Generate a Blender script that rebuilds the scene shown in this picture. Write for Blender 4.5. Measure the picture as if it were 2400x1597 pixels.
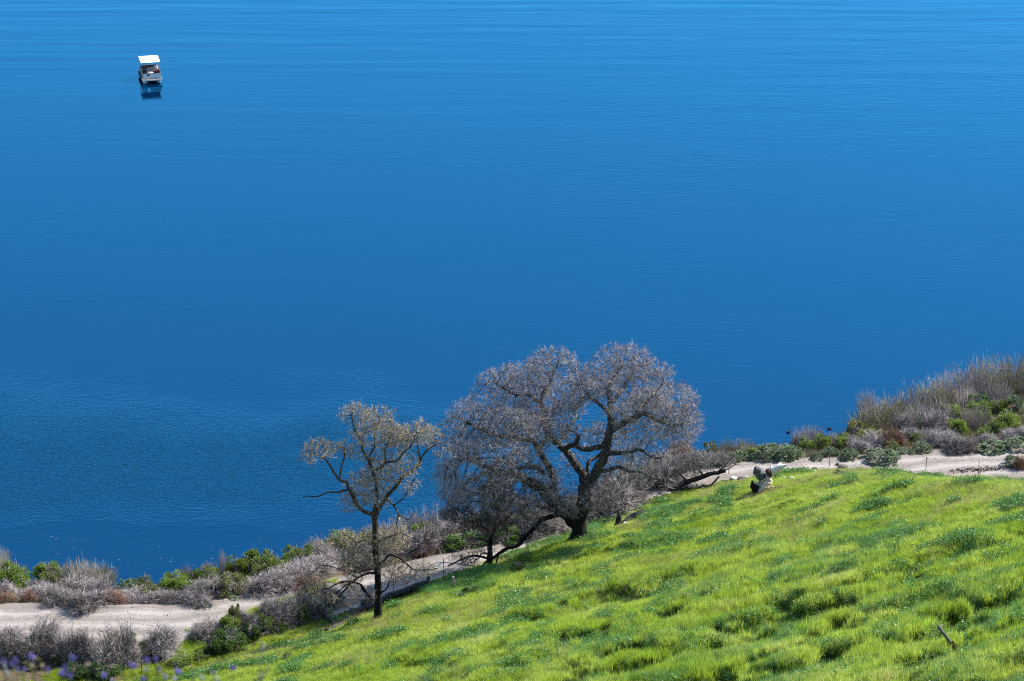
import bpy, bmesh, math, random
import numpy as np
from mathutils import Vector, Matrix, Euler

for o in list(bpy.data.objects):
    bpy.data.objects.remove(o)
scene = bpy.context.scene
COL = scene.collection
R = math.radians
rng = np.random.default_rng(7)
random.seed(7)

# ------------------------------------------------------------------ camera
CAM_Z = 108.0
PITCH = R(22.4)
F = 100.0 / 36.0 * 2400.0           # focal length in photo pixels (photo is 2400 x 1597)
cam_d = bpy.data.cameras.new('camera')
cam_d.lens = 100.0
cam_d.sensor_width = 36.0
cam_d.clip_start = 0.5
cam_d.clip_end = 9000.0
cam_d.dof.use_dof = True
cam_d.dof.focus_distance = 225.0
cam_d.dof.aperture_fstop = 5.6
cam = bpy.data.objects.new('camera', cam_d)
cam.location = (0, 0, CAM_Z)
cam.rotation_euler = (R(90) - PITCH, 0, 0)
COL.objects.link(cam)
scene.camera = cam

# ------------------------------------------------------------------ sky, sun, exposure
SUN_EL = R(43)
SUN_AZ = R(66)                      # clockwise from +Y (view direction) towards +X
world = bpy.data.worlds.new('World')
scene.world = world
world.use_nodes = True
wn = world.node_tree
bg = wn.nodes['Background']
sky = wn.nodes.new('ShaderNodeTexSky')
sky.sky_type = 'NISHITA'
sky.sun_disc = False
sky.sun_elevation = SUN_EL
sky.sun_rotation = SUN_AZ
sky.altitude = 150
sky.air_density = 1.0
sky.dust_density = 0.3
sky.ozone_density = 2.0
wn.links.new(sky.outputs[0], bg.inputs[0])
bg.inputs[1].default_value = 0.15

sun_d = bpy.data.lights.new('sun', 'SUN')
sun_d.energy = 4.8
sun_d.angle = R(0.5)
sun_d.color = (1.0, 0.95, 0.86)
sun = bpy.data.objects.new('sun', sun_d)
sdir = Vector((math.sin(SUN_AZ) * math.cos(SUN_EL), math.cos(SUN_AZ) * math.cos(SUN_EL), math.sin(SUN_EL)))
sun.rotation_euler = sdir.to_track_quat('Z', 'Y').to_euler()
sun.location = (60, 150, 160)
COL.objects.link(sun)

scene.view_settings.view_transform = 'Standard'
scene.view_settings.look = 'None'
scene.view_settings.exposure = 1.0
scene.view_settings.gamma = 1.0
scene.view_settings.use_curve_mapping = False
scene.cycles.use_denoising = False
scene.cycles.filter_width = 1.15
scene.cycles.max_bounces = 6
scene.cycles.transparent_max_bounces = 8

# ------------------------------------------------------------------ projection helpers (real distances)
CP, SP = math.cos(PITCH), math.sin(PITCH)
FWD = np.array([0, CP, -SP]); UP = np.array([0, SP, CP])
def ray(px, py):
    d = FWD + np.array([1.0, 0, 0]) * ((px - 1200.0) / F) + UP * (-(py - 798.5) / F)
    return d
CAM = np.array([0, 0, CAM_Z])
def at_z(px, py, z):
    d = ray(px, py); t = (z - CAM_Z) / d[2]
    return CAM + d * t
def at_y(px, py, y):
    d = ray(px, py); return CAM + d * (y / d[1])
def m_per_px(p):
    return float(np.dot(np.asarray(p) - CAM, FWD)) / F
def project(P):
    Q = np.asarray(P) - CAM
    dep = Q @ FWD
    return 1200 + F * Q[..., 0] / dep, 798.5 - F * (Q @ UP) / dep, dep

# ------------------------------------------------------------------ noise
def _h(ix, iy, seed):
    n = (ix.astype(np.int64) * 374761393 + iy.astype(np.int64) * 668265263 + seed * 982451653) & 0x7fffffff
    n = ((n ^ (n >> 13)) * 1274126177) & 0x7fffffff
    n = n ^ (n >> 16)
    return (n & 0xffff) / 65535.0
def vnoise(x, y, seed=0):
    x = np.asarray(x, float); y = np.asarray(y, float)
    ix = np.floor(x); iy = np.floor(y); fx = x - ix; fy = y - iy
    fx = fx * fx * (3 - 2 * fx); fy = fy * fy * (3 - 2 * fy)
    a = _h(ix, iy, seed); b = _h(ix + 1, iy, seed); c = _h(ix, iy + 1, seed); d = _h(ix + 1, iy + 1, seed)
    return (a * (1 - fx) + b * fx) * (1 - fy) + (c * (1 - fx) + d * fx) * fy
def fbm(x, y, seed=0, oct=4):
    s = 0; a = .5; t = 0
    for k in range(oct):
        s = s + a * vnoise(x * 2 ** k + 17.3 * k, y * 2 ** k - 9.1 * k, seed + k); t += a; a *= .5
    return s / t
def sstep(a, b, x):
    t = np.clip((x - a) / (b - a), 0, 1); return t * t * (3 - 2 * t)

# ------------------------------------------------------------------ mesh builders
class MB:
    def __init__(s):
        s.V = []; s.F = []; s.M = []; s.n = 0
    def add(s, V, Fc, m=0):
        V = np.asarray(V, float).reshape(-1, 3); Fc = np.asarray(Fc, int)
        s.V.append(V); s.F.append(Fc + s.n); s.M.append(np.full(len(Fc), m) if np.isscalar(m) else np.asarray(m)); s.n += len(V)
    def mesh(s, name, mats, smooth=False):
        me = bpy.data.meshes.new(name)
        V = np.concatenate(s.V) if s.V else np.zeros((0, 3))
        me.vertices.add(len(V)); me.vertices.foreach_set('co', V.astype(np.float32).ravel())
        tot = np.concatenate([np.full(len(f), f.shape[1]) for f in s.F]); idx = np.concatenate([f.ravel() for f in s.F])
        me.loops.add(len(idx)); me.loops.foreach_set('vertex_index', idx.astype(np.int32))
        me.polygons.add(len(tot)); st = np.concatenate([[0], np.cumsum(tot)[:-1]])
        me.polygons.foreach_set('loop_start', st.astype(np.int32)); me.polygons.foreach_set('loop_total', tot.astype(np.int32))
        for m in (mats if isinstance(mats, (list, tuple)) else [mats]): me.materials.append(m)
        me.polygons.foreach_set('material_index', np.concatenate(s.M).astype(np.int32))
        me.polygons.foreach_set('use_smooth', np.full(len(tot), smooth))
        me.update(calc_edges=True)
        return me
    def obj(s, name, mats, parent=None, smooth=False):
        return link(name, s.mesh(name, mats, smooth), parent)
    def box(s, c, size, rot=None, m=0):
        x, y, z = [q / 2 for q in size]
        V = np.array([[a * x, b * y, d * z] for d in (-1, 1) for a, b in ((-1, -1), (1, -1), (1, 1), (-1, 1))])
        if rot is not None: V = V @ np.array(Euler(rot).to_matrix()).T
        s.add(V + np.asarray(c), [[3, 2, 1, 0], [4, 5, 6, 7], [0, 1, 5, 4], [1, 2, 6, 5], [2, 3, 7, 6], [3, 0, 4, 7]], m)
    def tube(s, P, r, k=8, m=0, cap=True, rough=0, seed=0):
        P = np.asarray(P, float); n = len(P); r = np.broadcast_to(np.asarray(r, float), (n,))
        T = np.gradient(P, axis=0); T /= np.linalg.norm(T, axis=1)[:, None] + 1e-9
        ref = np.array([0.13, 0.97, 0.2]); V = []
        g = np.random.default_rng(seed)
        a = np.cross(T[0], ref)
        if np.linalg.norm(a) < .1: a = np.cross(T[0], [1, 0, 0])
        for i in range(n):
            a = a - T[i] * (a @ T[i]); a /= np.linalg.norm(a) + 1e-9
            b = np.cross(T[i], a)
            th = np.arange(k) * 2 * math.pi / k
            rr = r[i] * (1 + rough * (g.random(k) - .5) * 2)
            V.append(P[i] + np.outer(np.cos(th) * rr, a) + np.outer(np.sin(th) * rr, b))
        V = np.concatenate(V); q = []
        for i in range(n - 1):
            for j in range(k):
                q.append([i * k + j, i * k + (j + 1) % k, (i + 1) * k + (j + 1) % k, (i + 1) * k + j])
        s.add(V, q, m)
        if cap:
            base = s.n - len(V)
            for i0, p, fl in ((0, P[0], 1), ((n - 1) * k, P[-1], 0)):
                ring = V[i0:i0 + k]
                f = [[j, (j + 1) % k, k] if not fl else [(j + 1) % k, j, k] for j in range(k)]
                s.add(np.vstack([ring, p]), f, m)
    def frusta(s, P0, P1, r0, r1, k=3, m=0):
        P0 = np.asarray(P0); P1 = np.asarray(P1); n = len(P0)
        if n == 0: return
        d = P1 - P0; d /= np.linalg.norm(d, axis=1)[:, None] + 1e-9
        ref = np.where(np.abs(d[:, 2:3]) < .9, np.array([[0, 0, 1.0]]), np.array([[1.0, 0, 0]]))
        a = np.cross(d, ref); a /= np.linalg.norm(a, axis=1)[:, None] + 1e-9; b = np.cross(d, a)
        th = np.arange(k) * 2 * math.pi / k
        ring = a[:, None, :] * np.cos(th)[None, :, None] + b[:, None, :] * np.sin(th)[None, :, None]
        r0 = np.broadcast_to(r0, (n,)); r1 = np.broadcast_to(r1, (n,))
        V = np.concatenate([P0[:, None] + ring * r0[:, None, None], P1[:, None] + ring * r1[:, None, None]], 1).reshape(-1, 3)
        j = np.arange(k); q = np.stack([j, (j + 1) % k, k + (j + 1) % k, k + j], 1)
        Fc = (np.arange(n)[:, None, None] * 2 * k + q[None]).reshape(-1, 4)
        mm = m if np.isscalar(m) else np.repeat(m, k)
        s.add(V, Fc, mm)
    def cones(s, P0, P1, r0, m=0):
        P0 = np.asarray(P0); P1 = np.asarray(P1); n = len(P0); k = 3
        if n == 0: return
        d = P1 - P0; d /= np.linalg.norm(d, axis=1)[:, None] + 1e-9
        ref = np.where(np.abs(d[:, 2:3]) < .9, np.array([[0, 0, 1.0]]), np.array([[1.0, 0, 0]]))
        a = np.cross(d, ref); a /= np.linalg.norm(a, axis=1)[:, None] + 1e-9; b = np.cross(d, a)
        th = np.arange(k) * 2 * math.pi / k
        ring = a[:, None, :] * np.cos(th)[None, :, None] + b[:, None, :] * np.sin(th)[None, :, None]
        r0 = np.broadcast_to(r0, (n,))
        V = np.concatenate([P0[:, None] + ring * r0[:, None, None], P1[:, None]], 1).reshape(-1, 3)
        f = np.array([[0, 1, 3], [1, 2, 3], [2, 0, 3]])
        Fc = (np.arange(n)[:, None, None] * 4 + f[None]).reshape(-1, 3)
        mm = m if np.isscalar(m) else np.repeat(m, k)
        s.add(V, Fc, mm)
    def leaves(s, P, D, N, L, W, m=0):
        """small pointed leaves folded along the midrib: base, two sides, tip"""
        n = len(P)
        D = D / (np.linalg.norm(D, axis=1)[:, None] + 1e-9)
        S = np.cross(D, N); S /= np.linalg.norm(S, axis=1)[:, None] + 1e-9
        U = np.cross(S, D)
        L = np.broadcast_to(L, (n,))[:, None]; W = np.broadcast_to(W, (n,))[:, None]
        V = np.stack([P, P + D * L * .5 + S * W * .5 + U * W * .18, P + D * L - U * W * .12, P + D * L * .5 - S * W * .5 + U * W * .18], 1).reshape(-1, 3)
        f = np.array([[0, 1, 2], [0, 2, 3]])
        Fc = (np.arange(n)[:, None, None] * 4 + f[None]).reshape(-1, 3)
        s.add(V, Fc, m if np.isscalar(m) else np.repeat(m, 2))

def link(name, data, parent=None):
    o = bpy.data.objects.new(name, data); COL.objects.link(o)
    if parent is not None: o.parent = parent
    return o
def tag(o, label=None, cat=None, group=None, kind=None):
    if label: o['label'] = label
    if cat: o['category'] = cat
    if group: o['group'] = group
    if kind: o['kind'] = kind
    return o
def thing(name, label, cat, loc=(0, 0, 0), rz=0, group=None):
    o = bpy.data.objects.new(name, None); COL.objects.link(o)
    o.location = loc; o.rotation_euler = (0, 0, rz); o.empty_display_size = .3
    return tag(o, label, cat, group)
ONES = ['', 'first', 'second', 'third', 'fourth', 'fifth', 'sixth', 'seventh', 'eighth', 'ninth', 'tenth', 'eleventh', 'twelfth', 'thirteenth',
        'fourteenth', 'fifteenth', 'sixteenth', 'seventeenth', 'eighteenth', 'nineteenth']
def ordinal(n):
    if n < 20: return ONES[n]
    t = ['', '', 'twent', 'thirt', 'fort', 'fift', 'sixt'][n // 10]
    return t + 'ieth' if n % 10 == 0 else t + 'y-' + ONES[n % 10]
def unit(v):
    return v / (np.linalg.norm(v, axis=-1, keepdims=True) + 1e-9)

# ------------------------------------------------------------------ materials
def new_mat(name):
    m = bpy.data.materials.new(name); m.use_nodes = True
    nt = m.node_tree; b = nt.nodes['Principled BSDF']
    return m, nt, b
def N(nt, typ, **kw):
    n = nt.nodes.new(typ)
    for k, v in kw.items(): setattr(n, k, v)
    return n
def setin(n, **kw):
    for k, v in kw.items():
        n.inputs[k.replace('_', ' ')].default_value = v
def ramp(nt, stops):
    r = nt.nodes.new('ShaderNodeValToRGB'); e = r.color_ramp.elements
    e[0].position, e[0].color = stops[0][0], (*stops[0][1], 1)
    e[1].position, e[1].color = stops[-1][0], (*stops[-1][1], 1)
    for p, c in stops[1:-1]:
        q = e.new(p); q.color = (*c, 1)
    return r
def pos_noise(nt, scale, detail=3, rough=.6, stretch=None, coords='world'):
    if coords == 'world':
        g = nt.nodes.new('ShaderNodeNewGeometry').outputs['Position']
    else:
        g = nt.nodes.new('ShaderNodeTexCoord').outputs['Object']
    if stretch:
        mp = nt.nodes.new('ShaderNodeMapping'); mp.inputs['Scale'].default_value = stretch[:3]
        if len(stretch) > 3: mp.inputs['Rotation'].default_value = (0, 0, stretch[3])
        nt.links.new(g, mp.inputs[0]); g = mp.outputs[0]
    n = nt.nodes.new('ShaderNodeTexNoise')
    n.inputs['Scale'].default_value = scale; n.inputs['Detail'].default_value = detail; n.inputs['Roughness'].default_value = rough
    nt.links.new(g, n.inputs['Vector'])
    return n
def mixc(nt, fac, a, b, typ='MIX'):
    m = nt.nodes.new('ShaderNodeMix'); m.data_type = 'RGBA'; m.blend_type = typ
    for s, v in ((0, fac), (6, a), (7, b)):
        if hasattr(v, 'links'): nt.links.new(v, m.inputs[s])
        else: m.inputs[s].default_value = v if s == 0 else (*v, 1)
    return m.outputs[2]
def math_n(nt, op, a, b=None, clamp=False):
    m = nt.nodes.new('ShaderNodeMath'); m.operation = op; m.use_clamp = clamp
    for i, v in enumerate((a, b)):
        if v is None: continue
        if hasattr(v, 'links'): nt.links.new(v, m.inputs[i])
        else: m.inputs[i].default_value = v
    return m.outputs[0]
def maprange(nt, v, a, b, c=0, d=1, smooth=True):
    m = nt.nodes.new('ShaderNodeMapRange'); m.interpolation_type = 'SMOOTHSTEP' if smooth else 'LINEAR'
    nt.links.new(v, m.inputs[0])
    for i, q in enumerate((a, b, c, d)): m.inputs[i + 1].default_value = q
    return m.outputs[0]

def plain(name, col, rough=.6, metal=0, var=.25, scale=6, spec=.3):
    m, nt, b = new_mat(name)
    n = pos_noise(nt, scale, 4, coords='object')
    r = ramp(nt, [(.3, tuple(c * (1 - var) for c in col)), (.7, tuple(min(1, c * (1 + var)) for c in col))])
    nt.links.new(n.outputs[0], r.inputs[0]); nt.links.new(r.outputs[0], b.inputs['Base Color'])
    setin(b, Roughness=rough, Metallic=metal); b.inputs['Specular IOR Level'].default_value = spec
    return m

def leafy(name, cols, scale, transl=.35, rand=.25, rough=.5, fine=None):
    """foliage: diffuse + translucent, colours vary over the place and from plant to plant"""
    m, nt, b = new_mat(name)
    n = pos_noise(nt, scale, 4, .65)
    k = len(cols)
    r = ramp(nt, [(.28 + .44 * i / (k - 1), c) for i, c in enumerate(cols)])
    nt.links.new(n.outputs[0], r.inputs[0])
    c = r.outputs[0]
    if fine:
        n2 = pos_noise(nt, fine, 2, .6)
        f = maprange(nt, n2.outputs[0], .3, .7, .72, 1.25)
        mul = nt.nodes.new('ShaderNodeVectorMath'); mul.operation = 'SCALE'
        nt.links.new(c, mul.inputs[0]); nt.links.new(f, mul.inputs['Scale']); c = mul.outputs[0]
    oi = nt.nodes.new('ShaderNodeObjectInfo')
    h = nt.nodes.new('ShaderNodeHueSaturation')
    nt.links.new(maprange(nt, oi.outputs['Random'], 0, 1, 1 - rand, 1 + rand, False), h.inputs['Value'])
    h.inputs['Saturation'].default_value = 1.0
    nt.links.new(c, h.inputs['Color']); c = h.outputs[0]
    nt.links.new(c, b.inputs['Base Color']); setin(b, Roughness=rough); b.inputs['Specular IOR Level'].default_value = .25
    if transl > 0:
        t = nt.nodes.new('ShaderNodeBsdfTranslucent'); ms = nt.nodes.new('ShaderNodeMixShader')
        nt.links.new(c, t.inputs[0]); ms.inputs[0].default_value = transl
        nt.links.new(b.outputs[0], ms.inputs[1]); nt.links.new(t.outputs[0], ms.inputs[2])
        nt.links.new(ms.outputs[0], nt.nodes['Material Output'].inputs[0])
    return m

M = {}
M['grass'] = leafy('meadow_grass', [(.22, .33, .03), (.32, .43, .045), (.42, .51, .08), (.53, .54, .19)], .16, .55, .20, fine=2.2)
M['lush'] = leafy('lush_grass', [(.035, .11, .014), (.07, .175, .024), (.15, .28, .045)], .35, .35, .28, rough=.32, fine=2.0)
M['straw'] = leafy('dry_straw', [(.36, .32, .10), (.44, .38, .18)], .4, .3, 0)
M['forb'] = leafy('broad_leaf_weeds', [(.06, .16, .03), (.11, .24, .05), (.18, .32, .10)], .8, .3, .2, rough=.35)
M['bush_green'] = leafy('bush_leaf', [(.09, .145, .02), (.16, .225, .032), (.25, .30, .065)], 1.6, .3, .35)
M['bush_dark'] = leafy('dark_bush_leaf', [(.035, .085, .015), (.07, .14, .025), (.12, .20, .035)], .9, .3, .25)
M['sage'] = leafy('sage_leaf', [(.10, .15, .075), (.17, .23, .12), (.30, .36, .22)], 1.2, .2, .2)
M['olive'] = leafy('olive_leaf', [(.10, .115, .035), (.16, .175, .055), (.22, .22, .09)], 1.0, .3, .25)
M['dead'] = leafy('dead_twigs', [(.20, .17, .165), (.30, .26, .25), (.39, .345, .335)], .8, 0, .3, .8)
M['dead_pale'] = leafy('bleached_twigs', [(.34, .31, .295), (.45, .41, .39)], .8, 0, .2, .8)
M['dead_dark'] = leafy('dark_dead_twigs', [(.05, .042, .044), (.10, .085, .085), (.17, .14, .13)], .8, 0, .25, .8)
M['brown_dark'] = leafy('dark_brown_weed', [(.08, .045, .03), (.14, .08, .055)], .8, 0, .2, .8)
M['tan'] = leafy('tan_stems', [(.24, .205, .15), (.34, .295, .22), (.43, .38, .30)], 1.0, 0, .2, .8)
M['brown'] = leafy('brown_weed', [(.17, .085, .055), (.27, .15, .10), (.34, .22, .15)], 1.0, 0, .2, .8)

def bark(name, dark, light, char_h=None, lichen=.0, scale=3.0):
    m, nt, b = new_mat(name)
    n = pos_noise(nt, scale, 5, .7, stretch=(1, 1, .45))
    r = ramp(nt, [(.30, dark), (.55, tuple((a + c) / 2 for a, c in zip(dark, light))), (.72, light)])
    nt.links.new(n.outputs[0], r.inputs[0]); c = r.outputs[0]
    if lichen:
        n2 = pos_noise(nt, 5.5, 3, .6)
        c = mixc(nt, maprange(nt, n2.outputs[0], .55, .66, 0, lichen), c, (.42, .40, .32))
    if char_h:
        tc = nt.nodes.new('ShaderNodeTexCoord'); sx = nt.nodes.new('ShaderNodeSeparateXYZ')
        nt.links.new(tc.outputs['Object'], sx.inputs[0])
        n3 = pos_noise(nt, .9, 3)
        hh = math_n(nt, 'ADD', sx.outputs[2], math_n(nt, 'MULTIPLY', n3.outputs[0], 3.0))
        c = mixc(nt, maprange(nt, hh, char_h, char_h + 3.5), (.012, .011, .012), c)
    nt.links.new(c, b.inputs['Base Color']); setin(b, Roughness=.9); b.inputs['Specular IOR Level'].default_value = .15
    bp = nt.nodes.new('ShaderNodeBump'); bp.inputs['Strength'].default_value = .8; bp.inputs['Distance'].default_value = .05
    n4 = pos_noise(nt, 9, 4, .7, stretch=(1, 1, .35)); nt.links.new(n4.outputs[0], bp.inputs['Height']); nt.links.new(bp.outputs[0], b.inputs['Normal'])
    return m
M['oak_bark'] = bark('oak_bark', (.022, .020, .021), (.12, .108, .10), 4.6, .5)
M['oak_bark_young'] = bark('young_oak_bark', (.022, .019, .017), (.10, .078, .052), 7.0, .3)
M['log_bark'] = bark('burnt_log', (.012, .011, .012), (.085, .077, .075), None, .2)
M['char'] = bark('charred_wood', (.008, .008, .009), (.035, .033, .036), None, 0)
M['bleached'] = bark('bleached_wood', (.60, .55, .48), (.88, .85, .80), None, 0, 2.2)
M['snag_bark'] = bark('peeling_bark', (.26, .18, .115), (.80, .68, .53), None, .5, 5)
M['snag_grey'] = bark('weathered_wood', (.04, .042, .05), (.22, .22, .235), None, .2, 3)
M['snag_brown'] = bark('rotten_wood', (.035, .016, .010), (.13, .06, .04), None, 0, 3)
def twig_mat(name, cols, scale=.5):
    return leafy(name, cols, scale, 0, 0, .75, fine=3.0)
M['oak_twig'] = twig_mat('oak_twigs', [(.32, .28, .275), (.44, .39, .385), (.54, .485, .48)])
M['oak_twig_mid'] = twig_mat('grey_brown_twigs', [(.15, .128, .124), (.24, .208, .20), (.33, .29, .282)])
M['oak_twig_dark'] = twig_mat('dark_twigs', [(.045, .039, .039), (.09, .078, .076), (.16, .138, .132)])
M['oak_twig_warm'] = twig_mat('budding_twigs', [(.30, .24, .14), (.45, .37, .22), (.56, .475, .29)])
M['oak_branch'] = twig_mat('oak_branches', [(.03, .026, .026), (.07, .06, .058), (.17, .15, .14)], 1.2)
M['oak_branch_warm'] = twig_mat('young_oak_branches', [(.04, .033, .028), (.10, .08, .06), (.22, .17, .11)], 1.2)

# ground
def ground_mat(name, cols, scale, bump=.04, extra=None):
    m, nt, b = new_mat(name)
    n = pos_noise(nt, scale, 6, .65); k = len(cols)
    r = ramp(nt, [(.28 + .44 * i / (k - 1), c) for i, c in enumerate(cols)])
    nt.links.new(n.outputs[0], r.inputs[0]); c = r.outputs[0]
    n2 = pos_noise(nt, 5.0, 4, .7)
    mul = nt.nodes.new('ShaderNodeVectorMath'); mul.operation = 'SCALE'
    nt.links.new(c, mul.inputs[0]); nt.links.new(maprange(nt, n2.outputs[0], .25, .75, .75, 1.2), mul.inputs['Scale']); c = mul.outputs[0]
    if extra: c = extra(nt, c)
    nt.links.new(c, b.inputs['Base Color']); setin(b, Roughness=.95); b.inputs['Specular IOR Level'].default_value = .1
    bp = nt.nodes.new('ShaderNodeBump'); bp.inputs['Strength'].default_value = 1; bp.inputs['Distance'].default_value = bump
    nt.links.new(n2.outputs[0], bp.inputs['Height']); nt.links.new(bp.outputs[0], b.inputs['Normal'])
    return m
M['soil'] = ground_mat('hill_soil', [(.02, .035, .006), (.04, .06, .01), (.08, .10, .02)], .5)
def road_extra(nt, c):
    # wheel tracks run along the road: pale, compacted; verge: darker gravel and ochre dirt
    at = nt.nodes.new('ShaderNodeAttribute'); at.attribute_name = 'road_v'
    n = pos_noise(nt, .35, 3)
    v = math_n(nt, 'ADD', at.outputs['Fac'], math_n(nt, 'MULTIPLY', math_n(nt, 'SUBTRACT', n.outputs[0], .5), 1.6))
    wv = math_n(nt, 'SINE', math_n(nt, 'MULTIPLY', v, 3.3))
    c = mixc(nt, maprange(nt, wv, .35, 1.0, 0, .6), c, (.38, .345, .325))
    c = mixc(nt, maprange(nt, wv, -.4, -1.0, 0, .5), c, (.16, .138, .12))
    n3 = pos_noise(nt, .22, 4)
    c = mixc(nt, maprange(nt, n3.outputs[0], .55, .70, 0, .55), c, (.24, .185, .135))
    n4 = pos_noise(nt, 7, 2, .5)
    c = mixc(nt, maprange(nt, n4.outputs[0], .64, .72, 0, .6), c, (.38, .355, .33))
    n5 = pos_noise(nt, .6, 4)
    dv = math_n(nt, 'ADD', at.outputs['Fac'], math_n(nt, 'MULTIPLY', n5.outputs[0], 5.0))
    dirt = ramp(nt, [(.35, (.06, .05, .03)), (.55, (.13, .095, .06)), (.7, (.09, .10, .03))]); nt.links.new(pos_noise(nt, 1.3, 4).outputs[0], dirt.inputs[0])
    return mixc(nt, maprange(nt, dv, -5.2, -7.0), c, dirt.outputs[0])
M['road'] = ground_mat('gravel_road', [(.20, .172, .15), (.265, .23, .205), (.32, .282, .252)], .45, .03, road_extra)
def bank_extra(nt, c):
    n3 = pos_noise(nt, .5, 4)
    c = mixc(nt, maprange(nt, n3.outputs[0], .5, .65, 0, .8), c, (.08, .09, .025))
    at = nt.nodes.new('ShaderNodeAttribute'); at.attribute_name = 'road_v'
    n5 = pos_noise(nt, 1.2, 4)
    dv = math_n(nt, 'SUBTRACT', at.outputs['Fac'], math_n(nt, 'MULTIPLY', n5.outputs[0], 2.2))
    return mixc(nt, maprange(nt, dv, .5, -.3), c, (.215, .185, .165))
M['bank'] = ground_mat('shore_dirt', [(.07, .045, .028), (.12, .08, .05), (.16, .12, .085)], .5, .05, bank_extra)
M['rock'] = ground_mat('rock', [(.07, .06, .055), (.13, .115, .105), (.20, .18, .165)], 2.0, .03)
M['rock_white'] = ground_mat('pale_rock', [(.38, .365, .34), (.50, .485, .46), (.60, .58, .555)], 2.0, .02)

# water
def water_mat():
    m, nt, b = new_mat('lake_water')
    geo = nt.nodes.new('ShaderNodeNewGeometry').outputs['Position']
    sx = nt.nodes.new('ShaderNodeSeparateXYZ'); nt.links.new(geo, sx.inputs[0])
    X, Y = sx.outputs[0], sx.outputs[1]
    warp = pos_noise(nt, .05, 5)
    wv = math_n(nt, 'MULTIPLY', math_n(nt, 'SUBTRACT', warp.outputs[0], .5), 30.0)
    Yw = math_n(nt, 'ADD', Y, wv); Xw = math_n(nt, 'ADD', X, math_n(nt, 'MULTIPLY', wv, 2.0))
    # breeze-ruffled patch near the western shore
    patch = math_n(nt, 'MULTIPLY', maprange(nt, Yw, 256, 236), maprange(nt, Yw, 216, 228))
    patch = math_n(nt, 'MULTIPLY', patch, maprange(nt, Xw, 14, -14))
    rip = pos_noise(nt, 2.0, 3, .6, stretch=(.75, 1.2, 1))
    swell = pos_noise(nt, .30, 2, .5, stretch=(.10, 1, 1, R(-4)))
    swf = maprange(nt, Y, 300, 410, .06, .8)
    diag = pos_noise(nt, 2.0, 2, .5, stretch=(.16, 1.0, 1, R(40)))
    dm = pos_noise(nt, .025, 3)
    dmask = math_n(nt, 'MULTIPLY', maprange(nt, dm.outputs[0], .42, .62), maprange(nt, X, -20, 25))
    fine = pos_noise(nt, 1.1, 3, .6, stretch=(.35, 1, 1))
    h = math_n(nt, 'MULTIPLY', math_n(nt, 'MULTIPLY', rip.outputs[0], .145), patch)
    h = math_n(nt, 'ADD', h, math_n(nt, 'MULTIPLY', math_n(nt, 'MULTIPLY', swell.outputs[0], .10), swf))
    h = math_n(nt, 'ADD', h, math_n(nt, 'MULTIPLY', math_n(nt, 'MULTIPLY', diag.outputs[0], .022), dmask))
    wind = pos_noise(nt, .012, 4, .6, stretch=(.35, 1, 1, R(12)))
    h = math_n(nt, 'ADD', h, math_n(nt, 'MULTIPLY', fine.outputs[0], maprange(nt, wind.outputs[0], .38, .66, .002, .022)))
    bp = nt.nodes.new('ShaderNodeBump'); bp.inputs['Strength'].default_value = 1; bp.inputs['Distance'].default_value = 1
    nt.links.new(h, bp.inputs['Height'])
    # deep clear water: dark blue body colour under a blue-tinted mirror that strengthens towards grazing view
    n = pos_noise(nt, .02, 3)
    c = mixc(nt, n.outputs[0], (.0002, .011, .040), (.0002, .013, .046))
    nt.nodes.remove(b)
    df = nt.nodes.new('ShaderNodeBsdfDiffuse'); nt.links.new(c, df.inputs[0])
    gl = nt.nodes.new('ShaderNodeBsdfGlossy'); gl.inputs['Color'].default_value = (.145, .70, 1.0, 1); gl.inputs['Roughness'].default_value = .03
    fr = nt.nodes.new('ShaderNodeFresnel'); fr.inputs['IOR'].default_value = 2.1
    ms = nt.nodes.new('ShaderNodeMixShader')
    nt.links.new(bp.outputs[0], gl.inputs['Normal']); nt.links.new(bp.outputs[0], fr.inputs['Normal'])
    nt.links.new(math_n(nt, 'MULTIPLY', math_n(nt, 'POWER', fr.outputs[0], 1.8), 3.2, True), ms.inputs[0]); nt.links.new(df.outputs[0], ms.inputs[1]); nt.links.new(gl.outputs[0], ms.inputs[2])
    nt.links.new(ms.outputs[0], nt.nodes['Material Output'].inputs[0])
    return m
M['water'] = water_mat()

# ------------------------------------------------------------------ terrain (real heights in metres, lake level = 0)
Z_ROAD = 3.3
def curve(pts, z):
    return np.array([at_z(px, py, z)[:2] for px, py in pts])
base_c = np.vstack([[(-150, 95), (-90, 135)], curve([(300, 1600), (460, 1556), (700, 1480), (922, 1388), (1100, 1325), (1250, 1270), (1400, 1216), (1560, 1154), (1725, 1116),
                    (1900, 1104), (2060, 1106), (2293, 1118), (2420, 1126)], Z_ROAD), [(75, 212), (160, 175)]])
far_c = np.vstack([[(-150, 165), (-80, 190)], curve([(0, 1414), (150, 1418), (300, 1420), (450, 1416), (600, 1392), (700, 1374), (850, 1348), (1000, 1312), (1150, 1280), (1300, 1235),
                   (1450, 1180), (1600, 1110), (1700, 1086), (1850, 1078), (2000, 1073), (2130, 1061), (2300, 1050), (2420, 1044)], Z_ROAD), [(70, 243), (160, 262)]])
shore_c = np.vstack([[(-150, 178), (-80, 200)], curve([(0, 1378), (150, 1385), (300, 1388), (400, 1380), (520, 1362), (620, 1345), (720, 1325), (850, 1300), (1000, 1262), (1150, 1225), (1300, 1180),
                     (1450, 1130), (1600, 1078), (1700, 1054), (1850, 1046), (1950, 1030), (2020, 990), (2120, 962), (2250, 935), (2420, 905)], 0), [(75, 275), (160, 310)]])
def smooth_poly(c, n=3):
    for _ in range(n):
        q = c[:-1] * .75 + c[1:] * .25; r = c[:-1] * .25 + c[1:] * .75
        c = np.vstack([c[:1], np.stack([q, r], 1).reshape(-1, 2), c[-1:]])
    return c
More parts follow.
